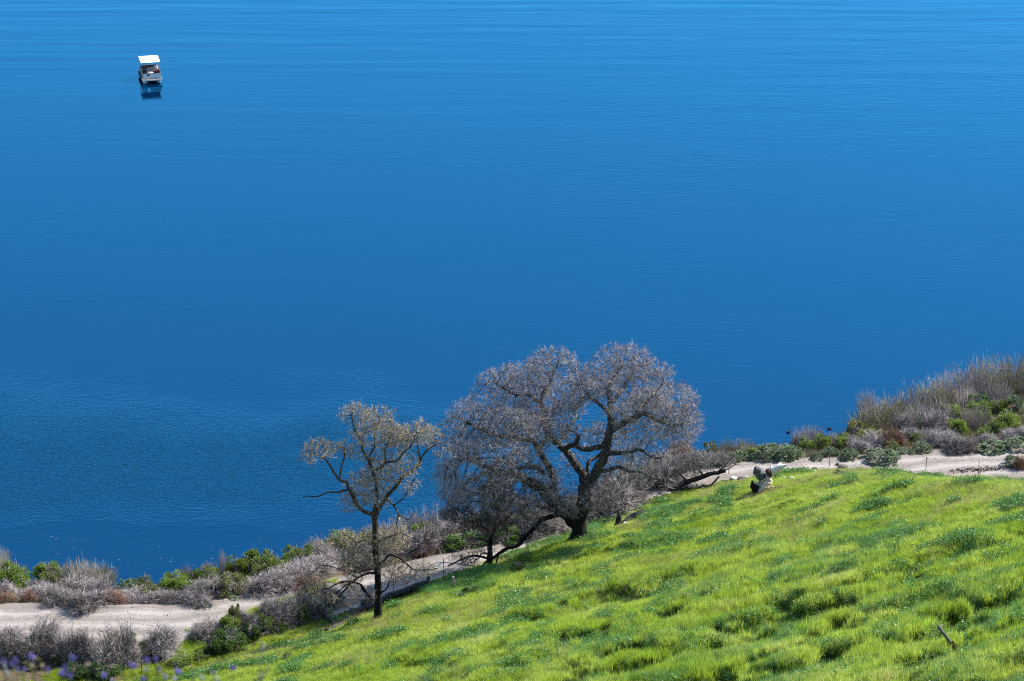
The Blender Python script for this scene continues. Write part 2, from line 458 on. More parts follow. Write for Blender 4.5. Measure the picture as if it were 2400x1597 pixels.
base_c, far_c, shore_c = [smooth_poly(c, 2) for c in (base_c, far_c, shore_c)]
def sdist(x, y, c):
    """signed distance to a curve running left to right; positive on the camera side"""
    best = np.full(x.shape, 1e9); sg = np.zeros(x.shape)
    for a, b in zip(c[:-1], c[1:]):
        d = b - a; L = d @ d
        if L < 1e-9: continue
        t = np.clip(((x - a[0]) * d[0] + (y - a[1]) * d[1]) / L, 0, 1)
        qx = x - (a[0] + t * d[0]); qy = y - (a[1] + t * d[1])
        dd = qx * qx + qy * qy
        cr = -(d[0] * qy - d[1] * qx)
        u = dd < best
        best = np.where(u, dd, best); sg = np.where(u, np.sign(cr), sg)
    return np.sqrt(best) * np.where(sg == 0, 1, sg)
gx = np.concatenate([np.arange(-300, -46, 12), np.arange(-46, 62, .4), np.arange(62, 300, 12)])
gy = np.concatenate([np.arange(-60, 0, 6), np.arange(0, 14, 1), np.arange(14, 90, 2), np.arange(90, 256, .4), np.arange(256, 330, 6)])
GX, GY = np.meshgrid(gx, gy)
SB = sdist(GX, GY, base_c); SF = sdist(GX, GY, far_c); SS = sdist(GX, GY, shore_c)
def smax(a, b, k):
    h = np.clip(.5 + .5 * (a - b) / k, 0, 1); return b * (1 - h) + a * h + k * h * (1 - h)
sb = np.clip(SB, 0, None)
hill = Z_ROAD + .42 * sb * sstep(-1.5, 6, SB) + .00050 * np.minimum(sb, 260) ** 2
RR = np.hypot(GX, GY + .0)
near = np.where(RR < 8, 106.3 - .43 * RR, 102.86 - .62 * (RR - 8))
GZ = smax(hill, near, 4.0)
bank = Z_ROAD * np.clip(SS, 0, None) / (np.clip(SS, 0, None) + np.clip(-SF, 0, None) + 1e-6)
GZ = np.where(SF < 0, np.where(SS > 0, bank, np.maximum(-.25 * (-SS) - .1, -5)), GZ)
vis = sstep(60, 95, GY)
bump = (fbm(GX / 9, GY / 9, 3, 3) - .5) * 1.1 + (fbm(GX / 2.2, GY / 2.2, 11, 3) - .5) * .55
GZ = GZ + bump * sstep(0, 7, SB) * vis
PXg, PYg, _d = project(np.stack([GX, GY, GZ], -1))
def zone_f(px, py):
    return sstep(450, 1450, px - (1597 - py) * 1.25 + 160 * (fbm(px / 260, py / 160, 147, 2) - .5)) * sstep(1170, 1340, py)
def terrace(x, y, px, py):
    # hummocks: broad tussock mounds with short steep sides, biggest on the upper right of the slope
    zn = zone_f(px, py)
    q = fbm(x / 2.0 - .25 * y / 2.0, y / 2.2, 141, 4)
    big = fbm(x / 7, y / 7, 145, 2)
    return sstep(.48, .55, q), zn * sstep(.40, .60, big)
T_, Tz_ = terrace(GX, GY, PXg, PYg)
GZ = GZ + 1.05 * (T_ - .5) * Tz_ * sstep(2, 8, SB) * vis
flat = sstep(1, -1, SB) * sstep(-12, 1, SF) * (SS > 0)
GZ = GZ + flat * (fbm(GX / 3, GY / 3, 31, 3) - .5) * .25
def ground_z(x, y):
    x = np.asarray(x, float); y = np.asarray(y, float)
    i = np.clip(np.searchsorted(gx, x) - 1, 0, len(gx) - 2); j = np.clip(np.searchsorted(gy, y) - 1, 0, len(gy) - 2)
    fx = (x - gx[i]) / (gx[i + 1] - gx[i]); fy = (y - gy[j]) / (gy[j + 1] - gy[j])
    return (GZ[j, i] * (1 - fx) + GZ[j, i + 1] * fx) * (1 - fy) + (GZ[j + 1, i] * (1 - fx) + GZ[j + 1, i + 1] * fx) * fy
def hit(px, py):
    """first point of the terrain on this line of sight (water plane if none)"""
    d = ray(px, py)
    t = np.arange(60, 420, .25); P = CAM + np.outer(t, d)
    g = np.maximum(ground_z(P[:, 0], P[:, 1]), 0)
    k = np.argmax(P[:, 2] < g)
    p = P[k].copy(); p[2] = g[k]
    return p

def terrain_part(name, mask, mat):
    nx, ny = len(gx), len(gy)
    jj, ii = np.nonzero(mask)
    a = jj * nx + ii
    q = np.stack([a, a + 1, a + nx + 1, a + nx], 1)
    used, inv = np.unique(q, return_inverse=True)
    V = np.stack([GX.ravel(), GY.ravel(), GZ.ravel()], 1)[used]
    mb = MB(); mb.add(V, inv.reshape(-1, 4))
    me = mb.mesh(name, mat, True)
    at = me.attributes.new('road_v', 'FLOAT', 'POINT'); at.data.foreach_set('value', (-SF.ravel()[used]).astype(np.float32))
    return tag(link(name, me), kind='structure')
cS = lambda A: (A[:-1, :-1] + A[1:, :-1] + A[:-1, 1:] + A[1:, 1:]) / 4
cb, cf = cS(SB + (fbm(GX / 1.5, GY / 1.5, 5, 3) - .5) * 1.6), cS(SF + (fbm(GX / 1.5, GY / 1.5, 9, 3) - .5) * 1.4)
hill_o = terrain_part('hillside', cb > .3, M['soil'])
road_o = terrain_part('dirt_road', (cb <= .3) & (cf > .2), M['road'])
bank_o = terrain_part('lake_bank', (cb <= .3) & (cf <= .2), M['bank'])
tag(hill_o, 'steep green hillside running down to the dirt road'); tag(road_o, 'pale gravel road along the foot of the hill')
tag(bank_o, 'brown earth bank between the road and the lake')

mb = MB()
mb.add([[-3000, 120, 0], [3000, 120, 0], [3000, 5000, 0], [-3000, 5000, 0]], [[0, 1, 2, 3]])
tag(mb.obj('lake_water', M['water']), 'deep blue lake with faint ripples', kind='structure')


# unseen hills added across the lake, made tall and dark to darken the ripples
hx = np.linspace(-4200, 4200, 85); hy = np.linspace(2300, 4400, 22)
HX, HY = np.meshgrid(hx, hy)
prof = np.sin(np.clip((HY - 2300) / 1500, 0, 1) * math.pi / 2)
HZ = prof * (260 + 330 * fbm(HX / 900, HY / 900, 151, 4)) - 3
mb = MB(); nx_ = len(hx)
a_ = (np.arange(len(hy) - 1)[:, None] * nx_ + np.arange(nx_ - 1)[None]).ravel()
mb.add(np.stack([HX, HY, HZ], -1).reshape(-1, 3), np.stack([a_, a_ + 1, a_ + nx_ + 1, a_ + nx_], 1))
M['reflected_hill'] = ground_mat('dark_reflected_hill', [(.02, .026, .012), (.035, .04, .018), (.05, .05, .025)], .004, .5)  # colour darkened so that the ripples' reflections turn dark
tag(mb.obj('reflected_hills', M['reflected_hill'], None, True), 'unseen hills added across the lake to darken its ripples', kind='structure')
# ------------------------------------------------------------------ bare oaks
def resample(P, r, step, wig, seed):
    P = np.asarray(P, float); r = np.asarray(r, float)
    # Catmull-Rom through the control points
    n = len(P); Q = []; Rr = []
    ext = np.vstack([2 * P[0] - P[1], P, 2 * P[-1] - P[-2]])
    for i in range(n - 1):
        p0, p1, p2, p3 = ext[i:i + 4]
        L = np.linalg.norm(p2 - p1); k = max(2, int(L / step))
        for t in np.arange(k) / k:
            Q.append(.5 * ((2 * p1) + (-p0 + p2) * t + (2 * p0 - 5 * p1 + 4 * p2 - p3) * t * t + (-p0 + 3 * p1 - 3 * p2 + p3) * t ** 3))
            Rr.append(r[i] * (1 - t) + r[i + 1] * t)
    Q.append(P[-1]); Rr.append(r[-1])
    Q = np.array(Q); Rr = np.array(Rr)
    g = np.random.default_rng(seed)
    w = g.normal(0, 1, Q.shape); w = (w + np.roll(w, 1, 0) + np.roll(w, -1, 0)) / 3; w[0] = 0
    return Q + w * wig * np.minimum(1, Rr[:, None] * 6 + .25), Rr

def colonize(nodes, attr, step, di, dk, iters, seed, trop=0.0):
    """space colonisation: grows thin branches from the limb nodes towards the crown's volume"""
    g = np.random.default_rng(seed)
    Nn = list(nodes); par = [-1] * len(Nn)
    A = attr.copy(); alive = np.ones(len(A), bool)
    near_i = np.zeros(len(A), int); near_d = np.full(len(A), 1e9)
    new = np.arange(len(Nn))
    for it in range(iters):
        P = np.array(Nn)
        la = np.nonzero(alive)[0]; Al = A[la].astype(np.float32); a2 = (Al * Al).sum(1)
        for s in range(0, len(new), 500):
            ids = new[s:s + 500]; Pl = P[ids].astype(np.float32)
            d = a2[:, None] + (Pl * Pl).sum(1)[None] - 2 * Al @ Pl.T
            j = d.argmin(1); dm = np.sqrt(np.maximum(d[np.arange(len(la)), j], 0))
            u = dm < near_d[la]; near_d[la[u]] = dm[u]; near_i[la[u]] = ids[j[u]]
        alive &= near_d > dk
        act = alive & (near_d < di)
        if not act.any(): break
        ii = near_i[act]; dv = unit(A[act] - P[ii])
        acc = np.zeros((len(P), 3)); np.add.at(acc, ii, dv)
        src = np.unique(ii)
        v = unit(acc[src] + g.normal(0, .28, (len(src), 3)) + np.array([0, 0, trop]))
        newp = P[src] + v * step
        k0 = len(Nn); Nn.extend(newp); par.extend(src.tolist()); new = np.arange(k0, len(Nn))
        if len(Nn) > 42000: break
    return np.array(Nn), np.array(par)

def twigs(mb, P, D, L, r, m, g, spurs=3, up=.25, spread=.9, droop=0.0):
    n = len(P)
    if n == 0: return
    d = unit(D * .5 + g.normal(0, spread * .6, (n, 3)) + np.array([0, 0, up]))
    L = np.broadcast_to(L, (n,)) * g.uniform(.55, 1.3, n)
    mid = P + d * (L * .5)[:, None]
    d2 = unit(d + g.normal(0, .35, (n, 3)) + np.array([0, 0, up * .4 - droop])); tip = mid + d2 * (L * .5)[:, None]
    mb.frusta(P, mid, r, r * .75, 3, m); mb.cones(mid, tip, r * .75, m)
    for s in range(spurs):
        t = g.uniform(.15, .95, n)[:, None]
        q = np.where(t < .5, P + (mid - P) * t * 2, mid + (tip - mid) * (t * 2 - 1))
        ds = unit(d * .6 + g.normal(0, .75, (n, 3)) + np.array([0, 0, up * .6 - droop]))
        mb.cones(q, q + ds * (L * g.uniform(.25, .6, n))[:, None], r * .7, m)

def make_tree(name, label, cat, base_px, spec_limbs, lobes, zmap, depth_scale, mats, seed, n_attr, twig_per, twig_len, twig_r, step=.38, di=3.2, dk=.55,
              trop=.05, droop=0.0, spurs=3, group=None, sides=9, gap=.3, pale=.66):
    g = np.random.default_rng(seed)
    b = hit(*base_px); y0 = b[1]
    root = thing(name, label, cat, tuple(b), 0, group)
    def pt(zx, zy, dy):
        px, py = zmap(zx, zy); return at_y(px, py, y0 + dy) - b
    allP = []; mats_trunk, mats_limb, mats_branch, mats_twig = mats
    sc = zmap(1, 0)[0] - zmap(0, 0)[0]
    mpp = m_per_px(b) * sc
    for i, (kind, pts, w0, w1) in enumerate(spec_limbs):
        P = np.array([pt(*p) if len(p) == 3 else pt(p[0], p[1], 0) for p in pts])
        k = len(P); r = np.linspace(w0, w1, k) * mpp
        if kind == 'trunk':
            P[0, 2] -= .6; r[0] *= 1.25
        Q, rr = resample(P, r, .28, .05 if kind == 'trunk' else .07, seed + i)
        mbt = MB(); mbt.tube(Q, np.maximum(rr, .018), sides if w0 * mpp > .12 else 6, 0, True, .16, seed + i)
        if kind == 'trunk':
            # flared root buttresses
            for a in np.linspace(0, 2 * math.pi, 6)[:-1] + .4:
                q0 = Q[2] + np.array([math.cos(a), math.sin(a), 0]) * r[0] * .35 + np.array([0, 0, .25])
                q1 = np.array([Q[0][0] + math.cos(a) * r[0] * 1.35, Q[0][1] + math.sin(a) * r[0] * 1.35, 0])
                q1[2] = float(ground_z(q1[0] + b[0], q1[1] + b[1])) - b[2] - .15
                mbt.tube(np.array([q0, q0 * .5 + q1 * .5 + [0, 0, -.1], q1]), [r[0] * .42, r[0] * .36, r[0] * .16], 6, 0, True, .15, i)
        mbt.obj('trunk' if kind == 'trunk' else 'limb', mats_trunk if kind == 'trunk' else mats_limb, root, True)
        if kind != 'trunk': allP.append(Q[int(len(Q) * .18):])
        else: allP.append(Q[int(len(Q) * .6):])
    nodes = np.concatenate(allP)
    A = []
    vol = np.array([l[2] * l[3] * l[4] * (l[6] if len(l) > 6 else 1) for l in lobes], float); cnt = np.maximum(8, (vol / vol.sum() * n_attr)).astype(int)
    for l, c in zip(lobes, cnt):
        zx, zy, rx, ry, rd, dy = l[:6]
        u = unit(g.normal(0, 1, (c, 3))) * (g.random(c) ** .38)[:, None]
        C = pt(zx, zy, dy)
        A.append(C + u * np.array([rx * mpp, rd * mpp * depth_scale, ry * mpp]))
    A = np.concatenate(A)
    # uneven crown: drop attraction points in random pockets so that clumps and gaps form
    cl = .5 * fbm(A[:, 0] / 1.5 + 40, A[:, 2] / 1.5 + A[:, 1] / 3, seed, 2) + .5 * fbm(A[:, 1] / 1.5 + 9, A[:, 2] / 1.5 - A[:, 0] / 3, seed + 3, 2)
    A = A[cl > np.quantile(cl, gap)]
    P, par = colonize(nodes, A, step, di, dk, 60, seed, trop)
    n0 = len(nodes)
    # pipe-model radii
    n = len(P); rad = np.zeros(n); kids = np.zeros(n, int)
    np.add.at(kids, par[par >= 0], 1)
    acc = np.zeros(n)
    for i in range(n - 1, n0 - 1, -1):
        rad[i] = max(.0095, acc[i] ** (1 / 2.15)); acc[par[i]] += rad[i] ** 2.15
    idx = np.arange(n0, n); pr = par[idx]
    r1 = rad[idx]; r0 = np.where(pr >= n0, np.maximum(rad[pr], r1), np.minimum(r1 * 1.2, .09)); r0 = np.minimum(r0, r1 * 1.35)
    mb = MB()
    big = r1 > .03
    mb.frusta(P[pr][big], P[idx][big], r0[big], r1[big], 5, 0)
    mb.frusta(P[pr][~big], P[idx][~big], r0[~big], r1[~big], 3, 0)
    D = unit(P[idx] - P[pr])
    thin = r1 < .028
    tp, td = P[idx][thin], D[thin]
    tip = kids[idx][thin] == 0
    rep = np.where(tip, twig_per * 2, twig_per)
    rep = np.floor(rep + g.random(len(rep))).astype(int)
    tp = np.repeat(tp, rep, 0); td = np.repeat(td, rep, 0)
    tp = tp - td * (g.random(len(tp)) * step)[:, None]
    # budding, lichen-grey young tips are paler, mostly higher up; older inner wood is darker
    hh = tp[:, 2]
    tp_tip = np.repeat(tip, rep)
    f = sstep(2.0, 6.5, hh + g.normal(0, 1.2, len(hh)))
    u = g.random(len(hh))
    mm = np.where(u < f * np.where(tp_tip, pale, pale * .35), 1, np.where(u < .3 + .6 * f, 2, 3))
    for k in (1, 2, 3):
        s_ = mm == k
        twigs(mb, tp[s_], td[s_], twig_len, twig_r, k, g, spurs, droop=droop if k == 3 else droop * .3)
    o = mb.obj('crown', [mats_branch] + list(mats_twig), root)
    return root, len(P), sum(len(f) for f in mb.F)

zb = lambda x, y: (950 + x * .3827, 780 + y * .3827)
big_limbs = [
    ('trunk', [(1067, 1268), (1066, 1215), (1062, 1160), (1072, 1105), (1092, 1050), (1096, 990), (1102, 925)], 52, 36),
    ('limb', [(1050, 1165, 0), (985, 1105, -.3), (900, 1040, -.8), (850, 985, -1.2), (800, 935, -1.5), (735, 895, -1.8), (680, 868, -2.0)], 48, 22),
    ('limb', [(1100, 935, 0), (1085, 865, .3), (1040, 795, .6), (985, 725, .8), (935, 680, .9), (892, 645, 1.2), (862, 590, 1.5), (835, 520, 1.6)], 31, 15),
    ('limb', [(1098, 960, 0), (1140, 905, -.2), (1175, 845, -.5), (1215, 760, -.8), (1246, 660, -1), (1262, 590, -1), (1258, 500, -.6), (1256, 420, -.2), (1240, 340, .2), (1275, 265, .5), (1330, 190, .8)], 36, 9),
    ('limb', [(1262, 600, -1), (1325, 555, -1.6), (1400, 520, -2.2), (1470, 500, -2.4), (1540, 538, -2.6), (1620, 572, -2.6), (1690, 560, -2.8)], 24, 7),
    ('limb', [(1400, 520, -2.2), (1460, 430, -1.6), (1530, 370, -1.2), (1580, 300, -1)], 13, 5),
    ('limb', [(978, 715, .8), (1010, 695, .2), (1045, 688, -.2), (1085, 706, -.5), (1150, 708, -.8), (1200, 692, -.9), (1230, 655, -1)], 16, 17),
    ('limb', [(1045, 690, -.2), (1058, 655, -.2), (1060, 628, -.2)], 17, 13),
    ('limb', [(930, 1060, -.3), (905, 930, -.2), (890, 850, -.1), (852, 770, .2), (812, 712, .4), (772, 662, .2), (700, 657, -.3), (640, 632, -.8), (565, 632, -1.2), (480, 600, -1.5), (400, 560, -1.6), (330, 520, -1.5)], 26, 7),
    ('limb', [(815, 712, .4), (858, 655, .8), (882, 592, 1.0), (872, 520, 1.1), (832, 445, 1.0), (842, 375, .9), (892, 292, .6), (930, 190, .4)], 20, 6),
    ('limb', [(832, 445, 1.0), (760, 385, 1.2), (680, 375, 1.4), (600, 340, 1.5), (540, 300, 1.6)], 13, 5),
    ('limb', [(1256, 430, -.2), (1330, 340, .6), (1390, 260, 1.2), (1400, 170, 1.4)], 13, 5),
    ('limb', [(1250, 505, -.6), (1190, 440, .2), (1130, 390, .8), (1080, 330, 1.2)], 12, 5),
    ('limb', [(1215, 760, -.7), (1262, 735, -1.6), (1320, 742, -2.2), (1375, 732, -2.6), (1440, 715, -3), (1500, 760, -3.2), (1560, 770, -3.2)], 17, 5),
    ('limb', [(1175, 850, -.5), (1240, 840, -1.2), (1300, 822, -1.7), (1370, 852, -2), (1450, 860, -2.2), (1540, 895, -2.4)], 16, 5),
    ('limb', [(1110, 900, 0), (1122, 800, .6), (1140, 775, .9), (1190, 752, 1.2), (1235, 690, 1.5), (1300, 640, 2.5), (1380, 600, 3.4)], 13, 6),
    ('limb', [(800, 935, -1.5), (700, 870, -2.4), (600, 850, -3), (520, 832, -3.4), (430, 792, -3.8), (330, 765, -4)], 22, 6),
    ('limb', [(845, 865, -.2), (800, 820, -.8), (740, 818, -1.4), (690, 832, -1.8), (620, 800, -2.2), (540, 770, -2.4)], 18, 6),
    ('limb', [(1030, 1175, -.2), (950, 1120, -.5), (865, 1135, -.7), (790, 1190, -.8), (735, 1255, -.9), (690, 1300, -.9), (625, 1318, -1.), (580, 1345, -1.), (545, 1378, -1.), (500, 1385, -1.1), (440, 1368, -1.2), (385, 1372, -1.3), (320, 1400, -1.4), (262, 1432, -1.5)], 17, 4),
    ('limb', [(572, 1352, -1.), (562, 1385, -1.), (556, 1420, -1.)], 7, 3),
    ('limb', [(515, 1383, -1.1), (490, 1408, -1.1), (462, 1438, -1.1), (447, 1478, -1.2)], 7, 3),
    ('limb', [(985, 1110, -.4), (900, 1085, 1.2), (800, 1060, 2.4), (700, 1010, 3.4), (600, 960, 4)], 17, 5),
    ('limb', [(935, 680, .9), (1000, 600, 2.4), (1040, 520, 3.4), (1050, 430, 4)], 12, 5),
]
#        zx   zy   rx  ry   rd  dy [density]
big_lobes = [(905, 215, 175, 115, 190, .4), (1335, 200, 215, 125, 220, .8), (760, 290, 200, 120, 220, .9), (600, 330, 175, 110, 200, 1.2), (400, 520, 160, 100, 190, -1.2),
             (500, 430, 150, 100, 180, -.4), (730, 450, 230, 130, 260, .6), (1080, 330, 130, 140, 220, 1.2), (1200, 330, 160, 150, 240, .4), (1500, 330, 200, 150, 230, -.6),
             (1640, 440, 170, 140, 220, -1.8), (1700, 560, 130, 120, 190, -2.6), (1470, 520, 210, 140, 260, -2), (1660, 640, 120, 70, 160, -2.6), (960, 470, 170, 150, 260, 1.6), (820, 590, 190, 90, 220, 1, .7),
             (620, 570, 210, 110, 250, -.6), (300, 600, 120, 90, 150, -1.6), (430, 680, 170, 110, 200, -1.6), (300, 740, 140, 100, 170, -3.6), (380, 880, 190, 120, 220, -3), (300, 960, 120, 100, 160, -3.2),
             (520, 900, 180, 130, 220, -1.6), (640, 800, 170, 90, 220, -2.4), (660, 990, 190, 120, 220, 1.4), (820, 890, 120, 70, 150, -1), (1320, 640, 180, 80, 240, 1.8, .5), (1460, 760, 160, 70, 200, -2.8, .7),
             (1380, 860, 190, 60, 200, -2, .7), (850, 1010, 160, 90, 180, -1.6), (1000, 1080, 110, 60, 130, -1.2), (1180, 930, 110, 70, 160, -.8, .6), (760, 1130, 120, 70, 140, -2, .7),
             (370, 1375, 130, 45, 60, -1.2, 2), (470, 1345, 90, 45, 60, -1.1, 2), (1250, 1010, 130, 60, 150, .8, .5), (1050, 1000, 90, 80, 120, -.8, .6), (420, 790, 160, 90, 200, -1.5), (950, 880, 80, 60, 120, .5, .5),
             (560, 740, 200, 110, 120, -4.6), (760, 780, 150, 100, 110, -3.6), (820, 960, 150, 100, 110, -4), (960, 1040, 130, 90, 100, -3.6), (620, 900, 200, 120, 110, -5), (420, 950, 190, 130, 110, -5.2),
             (700, 1080, 150, 90, 100, -4.4), (1010, 1110, 110, 50, 70, -2.2, 1.6), (640, 560, 200, 110, 110, -3.4), (860, 620, 150, 110, 100, -2.8, .6), (1400, 420, 200, 120, 120, -3.6), (1560, 560, 170, 110, 110, -4.2), (1240, 380, 160, 130, 120, -3, .7),
             (1180, 1030, 120, 70, 110, -2.4), (240, 900, 90, 120, 110, -4), (560, 1070, 130, 80, 110, -3), (1060, 590, 130, 100, 160, 1.6, .6), (1150, 600, 90, 90, 120, -1.6, .5), (1000, 790, 90, 70, 130, 1.5, .5), (1300, 760, 130, 70, 140, 1.6, .5)]
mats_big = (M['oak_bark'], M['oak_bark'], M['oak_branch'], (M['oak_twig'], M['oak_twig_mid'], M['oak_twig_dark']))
info = []
info.append(make_tree('oak_tree', 'largest bare oak with broad spreading grey crown and thick charred trunk', 'tree', (1357, 1264), big_limbs, big_lobes, zb, 1.0, mats_big, 21,
          36000, 1.65, .42, .0088, step=.22, di=2.4, dk=.215, trop=.06, droop=.25, gap=.19)[1:])

zl = lambda x, y: (640 + x * .3826, 900 + y * .3827)
left_limbs = [
    ('trunk', [(637, 1450), (641, 1380), (640, 1300), (640, 1200), (636, 1120), (628, 1020), (626, 930), (622, 860), (617, 800)], 25, 15),
    ('limb', [(617, 810, 0), (585, 792, -.2), (540, 770, -.4), (505, 730, -.6), (482, 680, -.7), (458, 640, -.8), (455, 602, -.9), (408, 590, -1), (382, 556, -1), (342, 492, -1.1), (310, 452, -1.1), (245, 428, -1.2)], 13, 4),
    ('limb', [(458, 650, -.8), (405, 662, -1), (332, 664, -1.2), (270, 690, -1.3), (210, 690, -1.4), (180, 698, -1.4)], 7, 2.5),
    ('limb', [(408, 590, -1), (415, 520, -.7), (435, 460, -.5), (440, 400, -.4)], 6, 3),
    ('limb', [(619, 800, 0), (632, 700, .3), (630, 602, .5), (602, 515, .5), (562, 440, .4), (546, 372, .3), (512, 312, .2), (497, 250, .1), (482, 190, 0)], 13, 3),
    ('limb', [(602, 515, .5), (592, 440, .8), (622, 378, 1), (620, 300, 1.1), (650, 220, 1.2)], 8, 3),
    ('limb', [(630, 530, .5), (700, 482, -.1), (760, 470, -.5), (800, 422, -.8), (848, 372, -1), (880, 300, -1)], 8, 3),
    ('limb', [(690, 485, 0), (688, 400, .4), (720, 330, .7), (730, 240, 1)], 6, 3),
    ('limb', [(625, 830, 0), (652, 760, .2), (690, 692, .5), (750, 632, .8), (800, 572, 1), (868, 522, 1.2), (905, 482, 1.3), (912, 440, 1.4), (952, 402, 1.5), (1000, 370, 1.6)], 14, 4),
    ('limb', [(905, 482, 1.3), (890, 400, 1), (880, 340, .8), (900, 280, .7)], 6, 3),
    ('limb', [(690, 700, .5), (738, 745, .3), (768, 800, .2), (757, 858, .1), (765, 890, .1)], 6, 3),
    ('limb', [(738, 745, .3), (800, 700, .6), (850, 620, .9), (870, 580, 1)], 5, 2.5),
    ('limb', [(768, 800, .2), (830, 830, -.2), (870, 780, -.4)], 4, 2),
    ('limb', [(640, 1330, 0), (600, 1308, -.6), (562, 1270, -1.1), (540, 1235, -1.4), (482, 1215, -2), (400, 1222, -2.6), (302, 1262, -3), (215, 1295, -3.2)], 11, 3),
    ('limb', [(634, 1150, 0), (580, 1165, -.9), (520, 1190, -1.6), (465, 1235, -2.2), (420, 1290, -2.5), (385, 1345, -2.7), (340, 1370, -2.8)], 9, 2.5),
    ('limb', [(520, 1190, -1.6), (440, 1150, -2), (360, 1120, -2.4), (290, 1110, -2.6)], 6, 2.5),
    ('limb', [(480, 1215, -2), (400, 1270, -2.6), (330, 1330, -2.8), (260, 1375, -2.9)], 5, 2),
    ('limb', [(640, 1118, 0), (682, 1078, -.5), (722, 1042, -.9), (782, 1072, -1.3), (850, 1132, -1.6), (930, 1140, -1.8), (1005, 1128, -2)], 9, 3),
    ('limb', [(628, 1000, 0), (570, 960, .5), (510, 970, .9), (450, 930, 1.2), (390, 950, 1.5)], 7, 2.5),
    ('limb', [(628, 980, 0), (700, 940, .4), (770, 920, .8), (830, 930, 1)], 7, 2.5),
    ('limb', [(646, 1290, 0), (690, 1260, -.4), (712, 1215, -.6), (730, 1170, -.8)], 6, 2.5),
]
left_lobes = [(760, 330, 110, 80, 120, .2), (520, 420, 70, 60, 80, .4, .7), (640, 450, 90, 60, 90, .5, .7), (360, 540, 80, 60, 80, -1, .7), (720, 560, 90, 60, 90, .6, .6), (420, 1190, 150, 70, 110, -2, 1.6), (560, 1300, 90, 60, 80, -1.2, 1.4), (780, 1180, 120, 60, 80, -1.4, 1.4), (640, 700, 110, 60, 100, .3, .8), (300, 420, 150, 72, 138, -1.1, 1.4), (225, 450, 80, 48, 80, -1.2), (430, 410, 69, 60, 92, -.4), (500, 190, 103, 72, 115, 0, 1.3), (650, 230, 138, 84, 150, 1.1, 1.3), (760, 240, 92, 72, 126, 1), (860, 300, 126, 72, 138, .2, 1.2),
              (700, 360, 161, 96, 172, .4), (560, 300, 92, 84, 115, .4), (960, 320, 80, 72, 103, 1.4), (560, 640, 138, 108, 138, .2, .8), (640, 560, 126, 108, 138, .4, .8), (480, 730, 92, 60, 92, -.4, .8),
              (800, 500, 115, 72, 126, .6, .6), (830, 620, 69, 60, 80, .8, .6), (810, 860, 103, 60, 92, 0, 1.6), (330, 1160, 161, 72, 138, -2.3, 1.6), (300, 1270, 150, 72, 126, -2.9, 1.6), (420, 1290, 126, 84, 115, -2.4, 1.6),
              (520, 1060, 150, 84, 138, -.4, 1.6), (440, 960, 126, 60, 126, 1.2, 1.6), (720, 960, 138, 72, 138, .6, 1.6), (900, 1130, 126, 48, 80, -1.8, 1.6), (720, 1120, 92, 72, 92, -.8, 1.6), (610, 950, 103, 72, 103, .2, 1.6)]
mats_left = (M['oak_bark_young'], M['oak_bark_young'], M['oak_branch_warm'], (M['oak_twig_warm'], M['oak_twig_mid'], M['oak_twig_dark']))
info.append(make_tree('oak_tree', 'tall slender bare oak with yellowish buds on thin limbs beside the burnt log', 'tree', (884, 1452), left_limbs, left_lobes, zl, 1.0, mats_left, 33,
          17000, 1.25, .32, .0090, step=.18, di=2.4, dk=.16, trop=.05, droop=.1, gap=.25, pale=.9)[1:])

zm = lambda x, y: (900 + x * .1909, 1150 + y * .191)
mid_limbs = [
    ('trunk', [(1300, 950), (1302, 860), (1304, 760), (1308, 660), (1325, 560), (1352, 470), (1378, 380)], 38, 24),
    ('limb', [(1378, 390, 0), (1400, 300, .3), (1390, 200, .5), (1350, 90, .7), (1300, -20, .8)], 22, 9),
    ('limb', [(1330, 550, 0), (1250, 470, -.6), (1150, 410, -1.1), (1040, 380, -1.6), (930, 400, -2)], 18, 6),
    ('limb', [(1352, 470, 0), (1450, 400, .6), (1540, 330, 1.1), (1620, 230, 1.4)], 17, 6),
    ('limb', [(1310, 650, 0), (1230, 600, .4), (1130, 590, .8), (1050, 620, 1)], 11, 5),
    ('limb', [(1300, 790, 0), (1250, 765, -.6), (1190, 780, -1), (1170, 830, -1.2), (1100, 880, -1.4), (1040, 900, -1.5)], 13, 5),
    ('limb', [(1390, 220, .4), (1260, 160, 0), (1120, 130, -.4), (980, 150, -.8), (860, 220, -1)], 15, 6),
]
mid_lobes = [(1350, 60, 260, 180, 280, .5), (1050, 150, 260, 170, 260, -.6), (850, 240, 180, 170, 200, -1), (1150, 350, 230, 120, 220, -1), (1550, 250, 220, 170, 240, 1), (1250, 450, 200, 120, 200, 0, .7),
             (950, 420, 150, 120, 170, -1.6, .8), (1130, 620, 130, 70, 120, .6, .5), (1480, 430, 160, 110, 170, .8, .6), (1000, 870, 170, 70, 110, -1.4, .9)]
mats_mid = (M['oak_bark'], M['oak_bark'], M['oak_branch'], (M['oak_twig_mid'], M['oak_twig_dark'], M['oak_twig_dark']))
info.append(make_tree('oak_tree', 'small dark bare oak under the low arched limb of the biggest oak', 'tree', (1148, 1329), mid_limbs, mid_lobes, zm, 1.0, mats_mid, 44,
          12000, 2.2, .38, .0090, step=.2, di=2.4, dk=.19, trop=.0, droop=.3)[1:])

